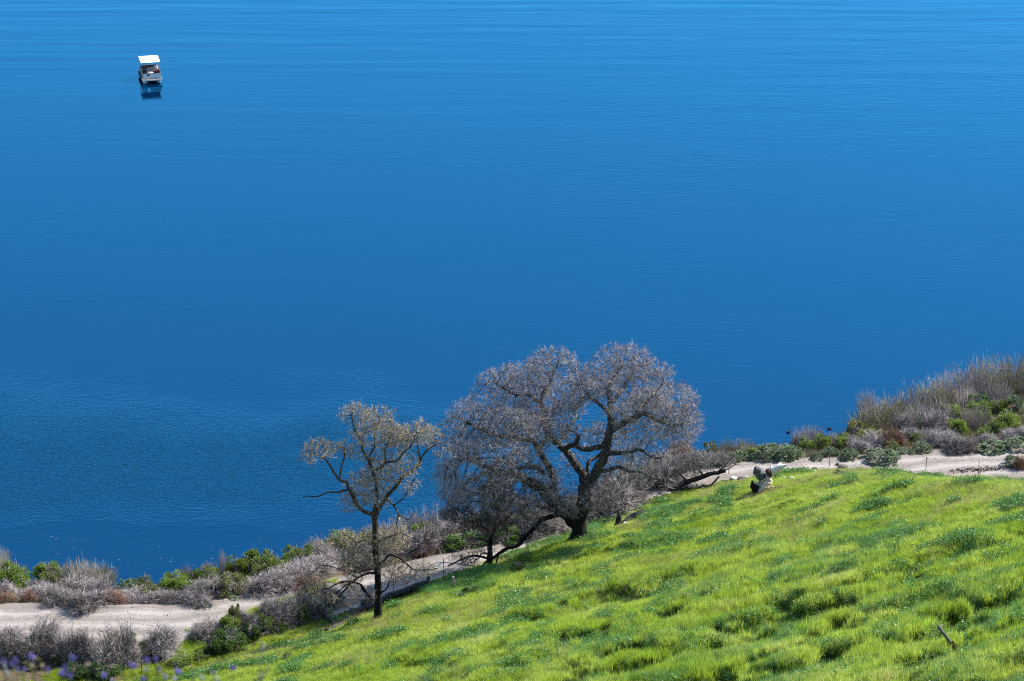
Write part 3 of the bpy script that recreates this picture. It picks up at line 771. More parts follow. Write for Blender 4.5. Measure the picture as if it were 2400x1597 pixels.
# fallen crown of a dead tree behind the biggest oak, on the slope to its right
zf = lambda x, y: (1480 + x * .1697, 1000 + y * .1698)
fal_limbs = [
    ('limb', [(500, 910, -.6), (600, 850, -.5), (740, 790, -.3), (900, 730, 0), (1050, 680, .2), (1180, 640, .4), (1300, 600, .6)], 42, 26),
    ('limb', [(1210, 690, .2), (1150, 760, -.1), (1060, 810, -.2), (980, 810, -.3), (900, 880, -.5), (850, 905, -.6), (780, 850, -.5), (730, 850, -.5), (680, 900, -.6), (600, 850, -.5), (520, 820, -.4)], 14, 6),
    ('limb', [(900, 880, -.5), (905, 820, -.4), (890, 780, -.4)], 7, 3),
    ('limb', [(860, 900, -.6), (800, 870, -.5), (740, 790, -.4), (660, 750, -.3)], 8, 3),
    ('limb', [(1180, 640, .4), (1280, 560, .6), (1350, 470, .8), (1420, 400, .9)], 14, 5),
    ('limb', [(1250, 620, .3), (1340, 590, 0), (1430, 530, -.1), (1510, 520, -.2)], 9, 3),
    ('limb', [(1000, 690, .1), (900, 560, .9), (780, 470, 1.4), (640, 420, 1.8)], 15, 5),
    ('limb', [(800, 770, -.2), (640, 640, .8), (480, 560, 1.4), (320, 540, 1.8)], 15, 5),
    ('limb', [(600, 850, -.5), (430, 740, .4), (260, 700, .8), (100, 720, 1)], 13, 5),
]
fal_lobes = [(1150, 480, 200, 130, 220, .9), (900, 480, 240, 140, 260, 1.2), (640, 480, 240, 160, 260, 1.5), (380, 560, 240, 170, 260, 1.6), (150, 660, 220, 190, 260, 1.2), (560, 680, 200, 110, 180, .8), (300, 800, 200, 120, 200, .6),
             (1350, 430, 110, 90, 120, .9), (820, 620, 170, 80, 160, .8), (0, 780, 180, 160, 220, 1), (-120, 720, 150, 120, 200, 1)]
info.append(make_tree('fallen_tree', 'fallen dead tree with tangled grey twigs lying on the slope behind the snag', 'fallen tree', (1600, 1143), fal_limbs, fal_lobes, zf, 1.0,
          (M['char'], M['char'], M['oak_branch'], (M['oak_twig'], M['oak_twig_mid'], M['oak_twig_mid'])), 55, 13000, 1.8, .34, .0088, step=.2, di=2.4, dk=.19, trop=.0)[1:])
print('TREES', info)

# ------------------------------------------------------------------ shrub prototypes (unit size: 1 wide, 1 high)
PROTO_MESH = {}
def dome_stems(g, n, r0, zmin, lean=1.0):
    a = g.uniform(0, 2 * math.pi, n); q = g.random(n) ** .5
    P0 = np.stack([np.cos(a) * r0 * q, np.sin(a) * r0 * q, np.zeros(n)], 1)
    a2 = a + g.normal(0, .6, n); el = np.arccos(g.uniform(zmin, 1, n))
    rr = g.uniform(.75, 1.05, n)
    P2 = np.stack([np.cos(a2) * np.sin(el) * .5 * rr * lean, np.sin(a2) * np.sin(el) * .5 * rr * lean, np.cos(el) * rr], 1)
    P1 = P0 * .4 + P2 * .6; P1[:, 2] = P2[:, 2] * g.uniform(.55, .95, n)
    P1[:, :2] = P0[:, :2] * .55 + P2[:, :2] * g.uniform(.25, .5, n)[:, None]
    return P0, P1 + g.normal(0, .03, (n, 3)), P2
def proto_dead(seed, mats):
    g = np.random.default_rng(seed); a = MB(); b = MB()
    lobes = [(0, 0, g.uniform(.7, 1))] + [(g.uniform(-.32, .32), g.uniform(-.3, .3), g.uniform(.45, .95)) for _ in range(4)]
    lx, ly = g.normal(0, .16, 2)
    pick = lambda n: g.choice(3, n, p=(.62, .13, .25))
    for cx, cy, s in lobes:
        n = 120
        P0, P1, P2 = dome_stems(g, n, .14, .02)
        far = (g.random(n) < .12) * g.uniform(.1, .35, n)
        P2 = P2 * (1 + far[:, None])
        P0, P1, P2 = [p * np.array([.7, .7, s]) + np.array([cx, cy, 0]) + np.array([lx, ly, 0]) * p[:, 2:3] for p in (P0, P1, P2)]
        mm = pick(n)
        a.frusta(P0, P1, .0070, .0052, 3, mm); a.cones(P1, P2, .0052, mm)
        for k in range(6):
            t = g.uniform(-.3, 1, n)[:, None]; q = P1 + (P2 - P1) * t
            d = unit(unit(P2 - P1) * .9 + g.normal(0, .42, P1.shape))
            b.cones(q, q + d * g.uniform(.08, .26, n)[:, None], .0044, np.where(g.random(n) < .6, mm, pick(n)))
        q = P0 + (P1 - P0) * g.uniform(.3, 1, n)[:, None]
        b.cones(q, q + unit(g.normal(0, 1, q.shape) + [0, 0, .3]) * g.uniform(.08, .25, n)[:, None], .0055, 2)
    return [('stems', a.mesh('stems', mats)), ('twigs', b.mesh('twigs', mats))]
def proto_leafy(seed, leaf, stem, n_lobe=24, per=150, L=.062, W=.034, flat=.55):
    g = np.random.default_rng(seed); a = MB(); b = MB()
    P0, P1, P2 = dome_stems(g, 150, .12, .05); P2 = P2 * g.uniform(.7, 1.15, (150, 1)); a.frusta(P0, P1, .008, .006, 3); a.cones(P1, P2, .006)
    C = []
    for i in range(n_lobe):
        an = g.uniform(0, 2 * math.pi); el = math.acos(g.uniform(.1, .95)); r = g.uniform(.5, .85)
        C.append((math.cos(an) * math.sin(el) * .5 * r, math.sin(an) * math.sin(el) * .5 * r, math.cos(el) * r * .95 + .05, g.uniform(.06, .15)))
    for cx, cy, cz, s in C:
        u = unit(g.normal(0, 1, (per, 3))) * (g.random(per) ** .35)[:, None]
        P = np.array([cx, cy, cz]) + u * np.array([s, s, s * 1.15]); P[:, 2] = np.maximum(P[:, 2], .02)
        D = unit(u + g.normal(0, .5, u.shape) + [0, 0, .55]); Nn = unit(g.normal(0, 1, u.shape))
        b.leaves(P, D, Nn, L * g.uniform(.6, 1.3, per), W * g.uniform(.6, 1.3, per))
    return [('stems', a.mesh('stems', stem)), ('foliage', b.mesh('foliage', leaf))]
def proto_sage(seed, leaf, stem):
    g = np.random.default_rng(seed); a = MB(); b = MB()
    n = 70; an = g.uniform(0, 2 * math.pi, n); el = np.arccos(g.uniform(.05, 1, n)); r = g.uniform(.7, 1, n)
    C = np.stack([np.cos(an) * np.sin(el) * .47 * r, np.sin(an) * np.sin(el) * .47 * r, np.cos(el) * r * .85], 1)
    a.cones(C * np.array([.25, .25, 0]), C, .008)
    for c in C:
        k = 26; u = unit(g.normal(0, 1, (k, 3)) + unit(c + np.array([0, 0, .2])) * .9)
        b.leaves(np.tile(c, (k, 1)) + u * .01, u, unit(g.normal(0, 1, (k, 3))), g.uniform(.07, .13, k), g.uniform(.03, .05, k))
    return [('stems', a.mesh('stems', stem)), ('foliage', b.mesh('foliage', leaf))]
def proto_reed(seed, leaf, stem, leafy_n=5):
    g = np.random.default_rng(seed); a = MB(); b = MB()
    n = 230; an = g.uniform(0, 2 * math.pi, n); q = g.random(n) ** .6 * .42
    P0 = np.stack([np.cos(an) * q, np.sin(an) * q, np.zeros(n)], 1)
    h = g.uniform(.35, 1, n) * (1 - q * .7); ln = np.stack([np.cos(an) * q * .35, np.sin(an) * q * .35, np.zeros(n)], 1) + np.c_[g.normal(0, .07, (n, 2)), np.zeros(n)]
    P1 = P0 + ln * .4 + np.c_[np.zeros((n, 2)), h * .55]; P2 = P0 + ln * 1.2 + np.c_[np.zeros((n, 2)), h]
    a.frusta(P0, P1, .006, .0045, 3); a.cones(P1, P2, .0045)
    for k in range(3):
        t = g.uniform(0, 1, n)[:, None]; qq = P1 + (P2 - P1) * t
        a.cones(qq, qq + unit(unit(P2 - P1) + g.normal(0, .3, P1.shape)) * g.uniform(.08, .22, n)[:, None], .0035)
    m = n * leafy_n; i = g.integers(0, n, m); t = g.uniform(.2, 1.4, m)[:, None]
    P = np.where(t < 1, P0[i] + (P1[i] - P0[i]) * t, P1[i] + (P2[i] - P1[i]) * (t - 1) * 1.6)
    D = unit(g.normal(0, .45, (m, 3)) + [0, 0, 1]); b.leaves(P, D, unit(g.normal(0, 1, (m, 3))), g.uniform(.05, .11, m), g.uniform(.008, .016, m))
    return [('stems', a.mesh('stems', stem)), ('foliage', b.mesh('foliage', leaf))]

KIND = {
    'A': [proto_dead(100 + i, [M['dead'], M['dead_pale'], M['dead_dark']]) for i in range(9)],
    'D': [proto_dead(120 + i, [M['brown'], M['brown'], M['brown_dark']]) for i in range(3)],
    'G': [proto_leafy(140 + i, M['bush_green'], M['dead']) for i in range(5)],
    'O': [proto_leafy(150 + i, M['olive'], M['dead'], 14, 170) for i in range(3)],
    'K': [proto_leafy(160 + i, M['bush_dark'], M['dead']) for i in range(3)],
    'C': [proto_sage(180 + i, M['sage'], M['dead']) for i in range(4)],
    'E': [proto_reed(200 + i, M['olive'], M['tan'], 6) for i in range(4)],
    'T': [proto_reed(220 + i, M['olive'], M['dead'], 2) for i in range(3)],
}
KNAME = {'A': ('dead_brush', 'grey dead brush', 'shrub'), 'D': ('dry_weed', 'reddish brown dry weed', 'weed'), 'G': ('green_bush', 'bright green leafy bush', 'bush'),
         'O': ('olive_bush', 'yellowish olive bush', 'bush'), 'K': ('dark_green_bush', 'dark green leafy bush', 'bush'), 'C': ('sage_shrub', 'sage green low shrub', 'shrub'),
         'E': ('reed_clump', 'tan upright reed clump', 'reeds'), 'T': ('bare_willow_shrub', 'grey bare willow shrub', 'shrub')}
ZONE = {1: ('between road and lake, left of the oaks', 'shrubs between road and lake on the left'),
        2: ('below the road at lower left', 'shrubs below the road on the left'),
        3: ('behind the oak trunks', 'shrubs behind the oaks'),
        4: ('on the bank at right', 'shrubs on the right-hand bank'),
        5: ('in the hillside grass', 'weed clumps on the hillside')}
SH = []
def S(zone, txt):
    for row in txt.strip().split(';'):
        f = row.split()
        if len(f) == 5: SH.append((zone, f[0], *[float(v) for v in f[1:]]))
S(1, '''G 34 1380 78 62; E 6 1352 46 80; G 112 1362 62 44; A 75 1404 66 48; A 18 1400 60 46; D 22 1411 62 26; D 62 1410 40 30; A 106 1392 66 62; C 116 1406 30 28; A 150 1414 72 60;
A 202 1416 82 66; A 246 1408 74 72; A 182 1390 92 54; E 165 1372 66 62; E 205 1372 74 68; E 243 1372 54 60; D 256 1417 56 30; O 279 1404 24 24; C 298 1398 54 46; C 322 1386 46 40; O 338 1384 46 36;
A 322 1414 64 42; O 350 1408 50 40; G 406 1392 66 50; G 450 1384 64 50; G 481 1380 50 52; E 438 1368 26 54; A 362 1412 64 48; A 402 1414 62 40; G 440 1400 56 44; O 466 1402 28 20; A 500 1402 92 66;
O 546 1396 70 56; A 592 1392 92 68; A 632 1384 66 56; A 470 1413 64 38; G 488 1362 54 32; T 490 1348 36 36; T 523 1338 16 56; G 555 1356 50 50; G 592 1346 66 52; G 632 1344 66 52; G 690 1328 66 48;
G 744 1314 56 44; G 768 1296 40 34; A 682 1370 84 72; A 742 1352 84 74; G 652 1362 66 50; G 712 1344 66 54; D 655 1386 30 22; D 722 1376 74 22; C 484 1421 28 9; C 462 1424 22 6; C 548 1406 24 8;
C 652 1391 20 9; T 746 1300 60 44; A 560 1378 70 44; G 616 1366 60 44; O 520 1362 46 30; O 130 1384 56 44''')
S(2, '''A 26 1552 96 82; A 72 1540 84 92; A 110 1530 66 70; A 160 1552 66 76; A 196 1548 66 84; A 222 1556 54 60; A 262 1560 92 92; A 304 1564 66 96; G 303 1516 40 42; G 266 1505 26 30; O 240 1562 20 36;
O 130 1558 26 32; A 375 1532 100 66; O 346 1544 40 30; K 540 1520 86 50; K 500 1530 66 46; K 590 1502 46 44; G 624 1482 48 44; A 492 1490 76 50; G 536 1486 60 46; O 552 1468 34 62; A 654 1464 86 74; A 696 1456 70 60;
A 742 1440 76 64; K 706 1462 44 52; A 596 1476 60 50; G 430 1560 70 26; G 470 1548 50 22; C 449 1500 26 14; K 250 1580 90 40; K 180 1588 70 34; O 80 1562 60 26; A 640 1440 60 44; A 572 1452 50 34; A 20 1500 60 30;
A 780 1420 60 50; K 660 1480 40 30''')
S(3, '''A 790 1330 86 66; A 850 1316 92 70; A 920 1308 94 72; A 964 1300 86 64; A 1010 1294 104 74; A 1062 1280 94 64; A 1112 1268 90 60; G 986 1262 56 46; G 860 1304 76 64; G 802 1284 66 46; K 980 1306 34 20;
K 1092 1286 104 38; K 1180 1270 86 42; T 974 1246 56 56; T 1032 1246 86 66; A 1250 1250 104 64; A 1312 1226 96 60; A 1340 1212 90 60; A 1440 1186 124 92; A 1500 1166 106 86; A 1560 1132 96 80; A 1392 1206 96 60;
T 900 1270 70 50; O 930 1290 60 44; A 880 1330 70 50; A 1150 1250 80 60; A 1210 1250 80 56; D 1000 1300 60 30; O 1480 1140 80 60; A 1540 1100 70 50; D 1590 1080 50 46''')
S(4, '''O 1664 1082 56 60; A 1688 1090 56 46; A 1640 1094 60 50; E 1702 1064 36 46; E 1742 1062 46 44; C 1735 1082 46 38; G 1762 1074 36 34; C 1800 1078 76 44; C 1842 1076 66 42; C 1716 1086 40 30;
G 1888 1058 50 40; G 1926 1058 66 46; G 1976 1054 66 42; C 1862 1075 58 32; C 1913 1078 34 20; C 1946 1070 44 28; C 1992 1072 48 28; C 1982 1079 28 20; C 2066 1079 88 31; C 2112 1062 34 18; C 2136 1065 20 14;
A 2022 1062 66 36; A 2000 1054 60 36; A 2062 1056 76 36; D 2092 1050 56 46; O 2072 1040 46 36; G 2030 1034 56 30; O 2006 1030 60 54; E 2042 1018 86 70; E 2086 1004 86 80; T 2066 990 70 62; A 2112 1016 66 46; T 2150 1012 66 66;
A 2130 1030 60 40; T 2140 974 84 70; E 2192 956 94 76; T 2242 940 94 80; T 2292 934 94 96; E 2342 924 104 96; T 2394 920 94 96; T 2160 996 70 60; A 2192 1018 66 56; K 2166 1018 46 34; G 2242 1018 56 40; G 2226 980 56 36;
G 2290 982 66 44; G 2332 972 56 40; C 2376 968 50 44; G 2332 1024 66 40; G 2362 1000 66 40; G 2310 1030 50 30; T 2282 1006 60 60; G 2152 1038 50 26; A 2202 1050 66 36; A 2246 1056 76 40; A 2302 1044 60 34; A 2352 1034 66 26;
A 2394 1028 50 28; C 2160 1058 50 28; C 2322 1055 74 28; C 2384 1051 74 32; D 2282 1053 34 30; C 2372 1090 40 30; D 2398 1094 46 32; T 2030 968 40 60; T 2262 962 60 60; A 2210 996 60 50; O 2256 996 60 40; O 2120 990 60 50;
A 2170 1034 60 30; T 2340 950 60 60; A 1770 1072 50 36; A 1870 1052 46 44; T 1880 1040 46 40; T 1906 1036 40 44; O 2020 1046 50 30; A 1950 1050 40 36; O 2090 1056 50 28; K 2290 960 60 40''')
S(5, '''K 1106 1394 48 24; K 670 1549 34 18; K 520 1572 24 10; K 1216 1340 44 22; K 1330 1250 20 12; K 1085 1404 30 16; C 1170 1350 30 14; K 1970 1118 40 16; K 1480 1262 40 14''')
cnt = {}
SH.sort(key=lambda s: (s[0], s[1], s[2]))
tot = {}
for s in SH: tot[(s[0], s[1])] = tot.get((s[0], s[1]), 0) + 1
rs = random.Random(5)
for z, k, px, py, w, h in SH:
    cnt[(z, k)] = c = cnt.get((z, k), 0) + 1
    nm, desc, cat = KNAME[k]
    p = hit(px, py); mpp = m_per_px(p)
    if p[2] <= .02: p = at_z(px, py, .0)
    W = w * mpp * (1.08 if not (z == 4 and py > 1050) else .98); H = h * mpp * (1.0 if z == 4 and py > 1050 else 0.92 if z == 1 and k == 'A' else 1.28 if z == 1 and k in 'GO' else 1.16)
    if z == 1 and k in 'GO': W *= 1.15
    if z == 1 and k == 'A': W *= 1.12
    lab = desc + ' ' + ZONE[z][0] + (', ' + ordinal(c) + ' from the left' if tot[(z, k)] > 1 else '')
    o = thing(nm, lab, cat, (p[0], p[1], p[2] - .06), rs.uniform(0, 6.28), ZONE[z][1])
    o.scale = (W * 1.12, W * 1.0, H)
    for pn, me in KIND[k][rs.randrange(len(KIND[k]))]:
        link(pn, me, o)
# ------------------------------------------------------------------ grass (uncountable): real blades, scattered as instanced tufts
def tuft_mesh(name, seed, n, rad, h0, h1, w, lean, mat, wind=(0, 0), segs=3, curl=.6):
    g = np.random.default_rng(seed)
    an = g.uniform(0, 2 * math.pi, n); q = rad * g.random(n) ** .5
    B = np.stack([np.cos(an) * q, np.sin(an) * q, np.full(n, -.04)], 1)
    h = g.uniform(h0, h1, n)
    dirn = np.stack([np.cos(an), np.sin(an)], 1) * lean * g.uniform(.2, 1, n)[:, None] + g.normal(0, .3 * lean + .05, (n, 2)) + np.asarray(wind) * g.uniform(.6, 1.3, n)[:, None]
    face = g.uniform(0, math.pi, n); S = np.stack([np.cos(face), np.sin(face), np.zeros(n)], 1)
    V = []
    for i in range(segs + 1):
        t = i / segs
        ww = w * (1 - t) ** .7 if i < segs else 0
        hz = h * (t - curl * .45 * np.minimum(1.4, np.linalg.norm(dirn, axis=1)) * t * t)
        C = B + np.concatenate([dirn * (h * t ** 1.6)[:, None], hz[:, None]], 1)
        if i < segs: V += [C - S * ww / 2, C + S * ww / 2]
        else: V += [C]
    V = np.stack(V, 1); k = V.shape[1]
    mb = MB(); qd = np.array([[2 * i, 2 * i + 1, 2 * i + 3, 2 * i + 2] for i in range(segs - 1)])
    mb.add(V.reshape(-1, 3), (np.arange(n)[:, None, None] * k + qd[None]).reshape(-1, 4))
    tri = np.array([2 * segs - 2, 2 * segs - 1, 2 * segs])
    mb.V.append(np.zeros((0, 3))); mb.F.append(np.arange(n)[:, None] * k + tri[None]); mb.M.append(np.zeros(n, int))
    return mb.mesh(name, mat)
def forb_mesh(name, seed, n, rad, h, mat):
    g = np.random.default_rng(seed); mb = MB()
    P = np.c_[g.normal(0, rad * .5, (n, 2)), g.uniform(.02, h, n)]
    mb.leaves(P, unit(g.normal(0, 1, (n, 3)) + [0, 0, .4]), unit(g.normal(0, .5, (n, 3)) + [0, 0, 1]), g.uniform(.07, .16, n), g.uniform(.04, .08, n))
    return mb.mesh(name, mat)

def scatter(name, label, protos, P, rot, scl, pick):
    src = bpy.data.collections.new(name + '_source')
    for i, me in enumerate(protos):
        src.objects.link(bpy.data.objects.new('%s_tuft_%02d' % (name, i), me))
    me = bpy.data.meshes.new(name); me.vertices.add(len(P)); me.vertices.foreach_set('co', P.astype(np.float32).ravel())
    for an, ty, data in (('rot', 'FLOAT_VECTOR', rot), ('scl', 'FLOAT_VECTOR', scl), ('pick', 'INT', pick)):
        a = me.attributes.new(an, ty, 'POINT')
        a.data.foreach_set('vector' if ty == 'FLOAT_VECTOR' else 'value', np.asarray(data).astype(np.int32 if ty == 'INT' else np.float32).ravel())
    o = tag(link(name, me), label, None, None, 'stuff')
    ng = bpy.data.node_groups.new(name + '_nodes', 'GeometryNodeTree')
    ng.interface.new_socket('Geometry', in_out='INPUT', socket_type='NodeSocketGeometry'); ng.interface.new_socket('Geometry', in_out='OUTPUT', socket_type='NodeSocketGeometry')
    gi = ng.nodes.new('NodeGroupInput'); go = ng.nodes.new('NodeGroupOutput')
    ci = ng.nodes.new('GeometryNodeCollectionInfo'); ci.inputs['Collection'].default_value = src; ci.inputs['Separate Children'].default_value = True; ci.inputs['Reset Children'].default_value = True
    ip = ng.nodes.new('GeometryNodeInstanceOnPoints'); ip.inputs['Pick Instance'].default_value = True
    def na(n_, t):
        q = ng.nodes.new('GeometryNodeInputNamedAttribute'); q.data_type = t; q.inputs[0].default_value = n_; return q.outputs[0]
    e = ng.nodes.new('FunctionNodeEulerToRotation')
    ng.links.new(na('rot', 'FLOAT_VECTOR'), e.inputs[0])
    ng.links.new(gi.outputs[0], ip.inputs['Points']); ng.links.new(ci.outputs[0], ip.inputs['Instance'])
    ng.links.new(na('pick', 'INT'), ip.inputs['Instance Index']); ng.links.new(e.outputs[0], ip.inputs['Rotation']); ng.links.new(na('scl', 'FLOAT_VECTOR'), ip.inputs['Scale'])
    ng.links.new(ip.outputs[0], go.inputs[0])
    md = o.modifiers.new('scatter', 'NODES'); md.node_group = ng
    return o

def hill_points(n, seed):
    """random ground points, even over the picture's part of the hill, with their distance to the road edge"""
    g = np.random.default_rng(seed)
    x = g.uniform(-44, 60, n * 4); y = g.uniform(92, 232, n * 4)
    z = ground_z(x, y)
    px, py, dep = project(np.stack([x, y, z], 1))
    ok = (px > -90) & (px < 2490) & (py > 900) & (py < 1720)
    x, y, z, px, py, dep = [v[ok] for v in (x, y, z, px, py, dep)]
    i = np.clip(np.searchsorted(gx, x) - 1, 0, len(gx) - 2); j = np.clip(np.searchsorted(gy, y) - 1, 0, len(gy) - 2)
    return g, x, y, z, px, py, dep, SB[j, i]
CLEAR = [(1785, 1156, 75, 46), (1470, 1232, 50, 24), (790, 1474, 40, 16), (860, 1436, 60, 18), (960, 1396, 60, 16), (660, 1492, 70, 16), (1950, 1094, 70, 16), (1735, 1126, 50, 14), (1880, 1120, 60, 16), (1065, 1378, 14, 10),
         (1200, 1318, 70, 14), (1600, 1145, 90, 24), (2233, 1524, 18, 14), (884, 1456, 30, 14)]
def clear(px, py):
    f = np.ones(len(px))
    for cx, cy, rx, ry in CLEAR:
        f = np.minimum(f, .3 + .7 * sstep(.6, 1.2, np.hypot((px - cx) / rx, (py - cy - ry * .4) / ry)))
    return f
def lushness(x, y, px, py):
    """where the tall, dark, wind-flattened grass grows: thick on the upper right of the slope, along a band under the oaks"""
    n1 = fbm(x / 5.5, y / 7.5, 71, 4)
    right = sstep(500, 1500, px - (1597 - py) * 1.1) * sstep(1130, 1330, py)
    band = np.exp(-((py - (1385 - (px - 1000) * .315)) / 26.0) ** 2) * sstep(880, 1050, px) * sstep(2050, 1800, px)
    return n1 + .075 * right - .21 * (1 - right) + .24 * band

g, x, y, z, px, py, dep, sbv = hill_points(150000, 81)
lu = lushness(x, y, px, py)
T, Tz = terrace(x, y, px, py)
keep = (sbv > .2 + g.random(len(x)) * 1.2)
keep &= ~((T > .04) & (T < .80) & (Tz > .12 + .3 * g.random(len(x))))  # hummock sides left bare: dark soil stands in for their shade
keep &= g.random(len(x)) < .62
x, y, z, lu, dep, sbv, px, py = [v[keep] for v in (x, y, z, lu, dep, sbv, px, py)]
n = len(x)
wind = (-.35, -.28)
short_p = [tuft_mesh('short_grass_%d' % i, 300 + i, 32, .26, .20, .50, .024, .34, M['grass'], (g.normal(0, .2), g.normal(0, .2))) for i in range(5)]
zone = zone_f(px, py)
hgt = (.35 + .45 * zone * sstep(.3, .9, terrace(x, y, px, py)[0]) + .1 * zone + (.45 + .45 * zone) * np.clip(fbm(x / 1.3, y / 1.3, 95, 3) - .25, 0, 1) + .1) * (1 + .25 * sstep(.45, .6, lu)) * (.45 + .55 * sstep(0, 7, sbv)) * clear(px, py)
sc = np.stack([np.full(n, 1.0), np.full(n, 1.0), hgt], 1) * g.uniform(.8, 1.25, n)[:, None]
rot = np.stack([g.normal(0, .08, n), g.normal(0, .08, n), g.uniform(0, 6.28, n)], 1)
scatter('meadow_grass', 'short yellow-green meadow grass covering the hillside', short_p, np.stack([x, y, z], 1), rot, sc, g.integers(0, 5, n))
NG = n

g, x, y, z, px, py, dep, sbv = hill_points(120000, 82)
lu = lushness(x, y, px, py); T, Tz = terrace(x, y, px, py)
clump = fbm(x / 1.1, y / 1.1, 97, 2)
keep = (lu > .56 + .04 * g.random(len(x))) & (clump > .44) & (sbv > 1) | ((T > .55) & (T < .99) & (Tz > .3) & (sbv > 1) & (g.random(len(x)) < .5))  # dark tufts also put on hummock sides, deepening their shade by colour
keep &= clear(px, py) > .95
x, y, z, lu = [v[keep] for v in (x, y, z, lu)]; n = len(x)
lush_p = [tuft_mesh('lush_grass_%d' % i, 320 + i, 40, .26, .40, .85, .020, .45, M['lush'], (1.0 * math.cos(.4 * i), 1.0 * math.sin(.4 * i)), 4, .9) for i in range(5)]
fl = fbm(x / 2.5, y / 2.5, 99, 2) * 12 + 2.2
rot = np.stack([g.normal(0, .1, n), g.normal(0, .1, n), fl + g.normal(0, .35, n)], 1)
sc = np.stack([np.ones(n), np.ones(n), np.full(n, .85)], 1) * (.5 + .6 * g.random(n))[:, None]
scatter('tall_grass', 'tall dark green grass flattened in swirls on the upper slope', lush_p, np.stack([x, y, z], 1), rot, sc, g.integers(0, 5, n))
NL = n

g, x, y, z, px, py, dep, sbv = hill_points(50000, 83)
dn = fbm(x / 4.5, y / 4.5, 111, 4); lu = lushness(x, y, px, py)
keep = (dn > .585 - .05 * g.random(len(x))) & (lu < .56) & (sbv > 1.5)
x, y, z = x[keep], y[keep], z[keep]; n = len(x)
straw_p = [tuft_mesh('straw_%d' % i, 340 + i, 14, .30, .25, .62, .012, .6, M['straw'], (.3, .1)) for i in range(3)]
scatter('dry_grass', 'pale dry straw standing among the green grass', straw_p, np.stack([x, y, z], 1),
        np.stack([g.normal(0, .15, n), g.normal(0, .15, n), g.uniform(0, 6.28, n)], 1), np.repeat(g.uniform(.7, 1.2, n)[:, None], 3, 1), g.integers(0, 3, n))

g, x, y, z, px, py, dep, sbv = hill_points(90000, 84)
band = np.exp(-((py - (1388 - (px - 1000) * .315)) / 20.0) ** 2) * sstep(900, 1050, px) * sstep(2050, 1850, px)
fn = fbm(x / 2.2, y / 2.2, 121, 3)
pt = np.maximum(sstep(1900, 2150, px) * sstep(1200, 1300, py) * (fn > .55), (zone_f(px, py) > .45) * (fn > .60) * 1.0)
keep = ((fn + .22 * band > .68) | (pt > .5) & (g.random(len(x)) < .6)) & (g.random(len(x)) < .8) & (sbv > .6) & (clear(px, py) > .8)
x, y, z = x[keep], y[keep], z[keep]; n = len(x)
forb_p = [forb_mesh('weed_leaves_%d' % i, 360 + i, 40, .34, .34, M['forb']) for i in range(3)]
scatter('broadleaf_weeds', 'broad-leaved green weeds in a band below the oaks', forb_p, np.stack([x, y, z], 1),
        np.stack([g.normal(0, .15, n), g.normal(0, .15, n), g.uniform(0, 6.28, n)], 1), np.repeat(g.uniform(.7, 1.4, n)[:, None], 3, 1), g.integers(0, 3, n))
# verge weeds on the flat ground below the road, lower left
g = np.random.default_rng(85)
x = g.uniform(-44, -14, 30000); y = g.uniform(172, 205, 30000); z = ground_z(x, y)
i = np.clip(np.searchsorted(gx, x) - 1, 0, len(gx) - 2); j = np.clip(np.searchsorted(gy, y) - 1, 0, len(gy) - 2)
sbv = SB[j, i]; vn = fbm(x / 2, y / 2, 131, 3)
keep = (sbv < .8) & (sbv > -5) & (vn + sbv * .02 > .34)
x, y, z = x[keep], y[keep], z[keep]; n = len(x)
scatter('verge_grass', 'sparse yellow-green grass and weeds at the foot of the slope', short_p, np.stack([x, y, z], 1),
        np.stack([g.normal(0, .1, n), g.normal(0, .1, n), g.uniform(0, 6.28, n)], 1), np.repeat(g.uniform(.5, .9, n)[:, None], 3, 1), g.integers(0, 5, n))
print('GRASS', NG, NL)
# low undergrowth filling the bank between the shrubs
M['under'] = leafy('undergrowth', [(.07, .09, .02), (.14, .14, .04), (.22, .20, .08)], .6, .3, .35)
M['litter'] = leafy('dead_stalks', [(.14, .11, .09), (.24, .20, .17), (.32, .27, .22)], .8, 0, .3)
g = np.random.default_rng(87)
x = g.uniform(-46, 62, 90000); y = g.uniform(185, 275, 90000); z = ground_z(x, y)
i = np.clip(np.searchsorted(gx, x) - 1, 0, len(gx) - 2); j = np.clip(np.searchsorted(gy, y) - 1, 0, len(gy) - 2)
un = fbm(x / 1.8, y / 1.8, 133, 3)
keep = (SF[j, i] < -.8) & (SS[j, i] > .2) & (un > .36)
x, y, z = x[keep], y[keep], z[keep]; n = len(x)
und_p = [tuft_mesh('undergrowth_%d' % i, 380 + i, 26, .28, .2, .7, .03, .5, M['under'] if i % 2 else M['litter']) for i in range(4)]
scatter('undergrowth', 'low mixed undergrowth between the shrubs on the lake bank', und_p, np.stack([x, y, z], 1),
        np.stack([g.normal(0, .12, n), g.normal(0, .12, n), g.uniform(0, 6.28, n)], 1), np.repeat(g.uniform(.6, 1.1, n)[:, None], 3, 1), g.integers(0, 4, n))

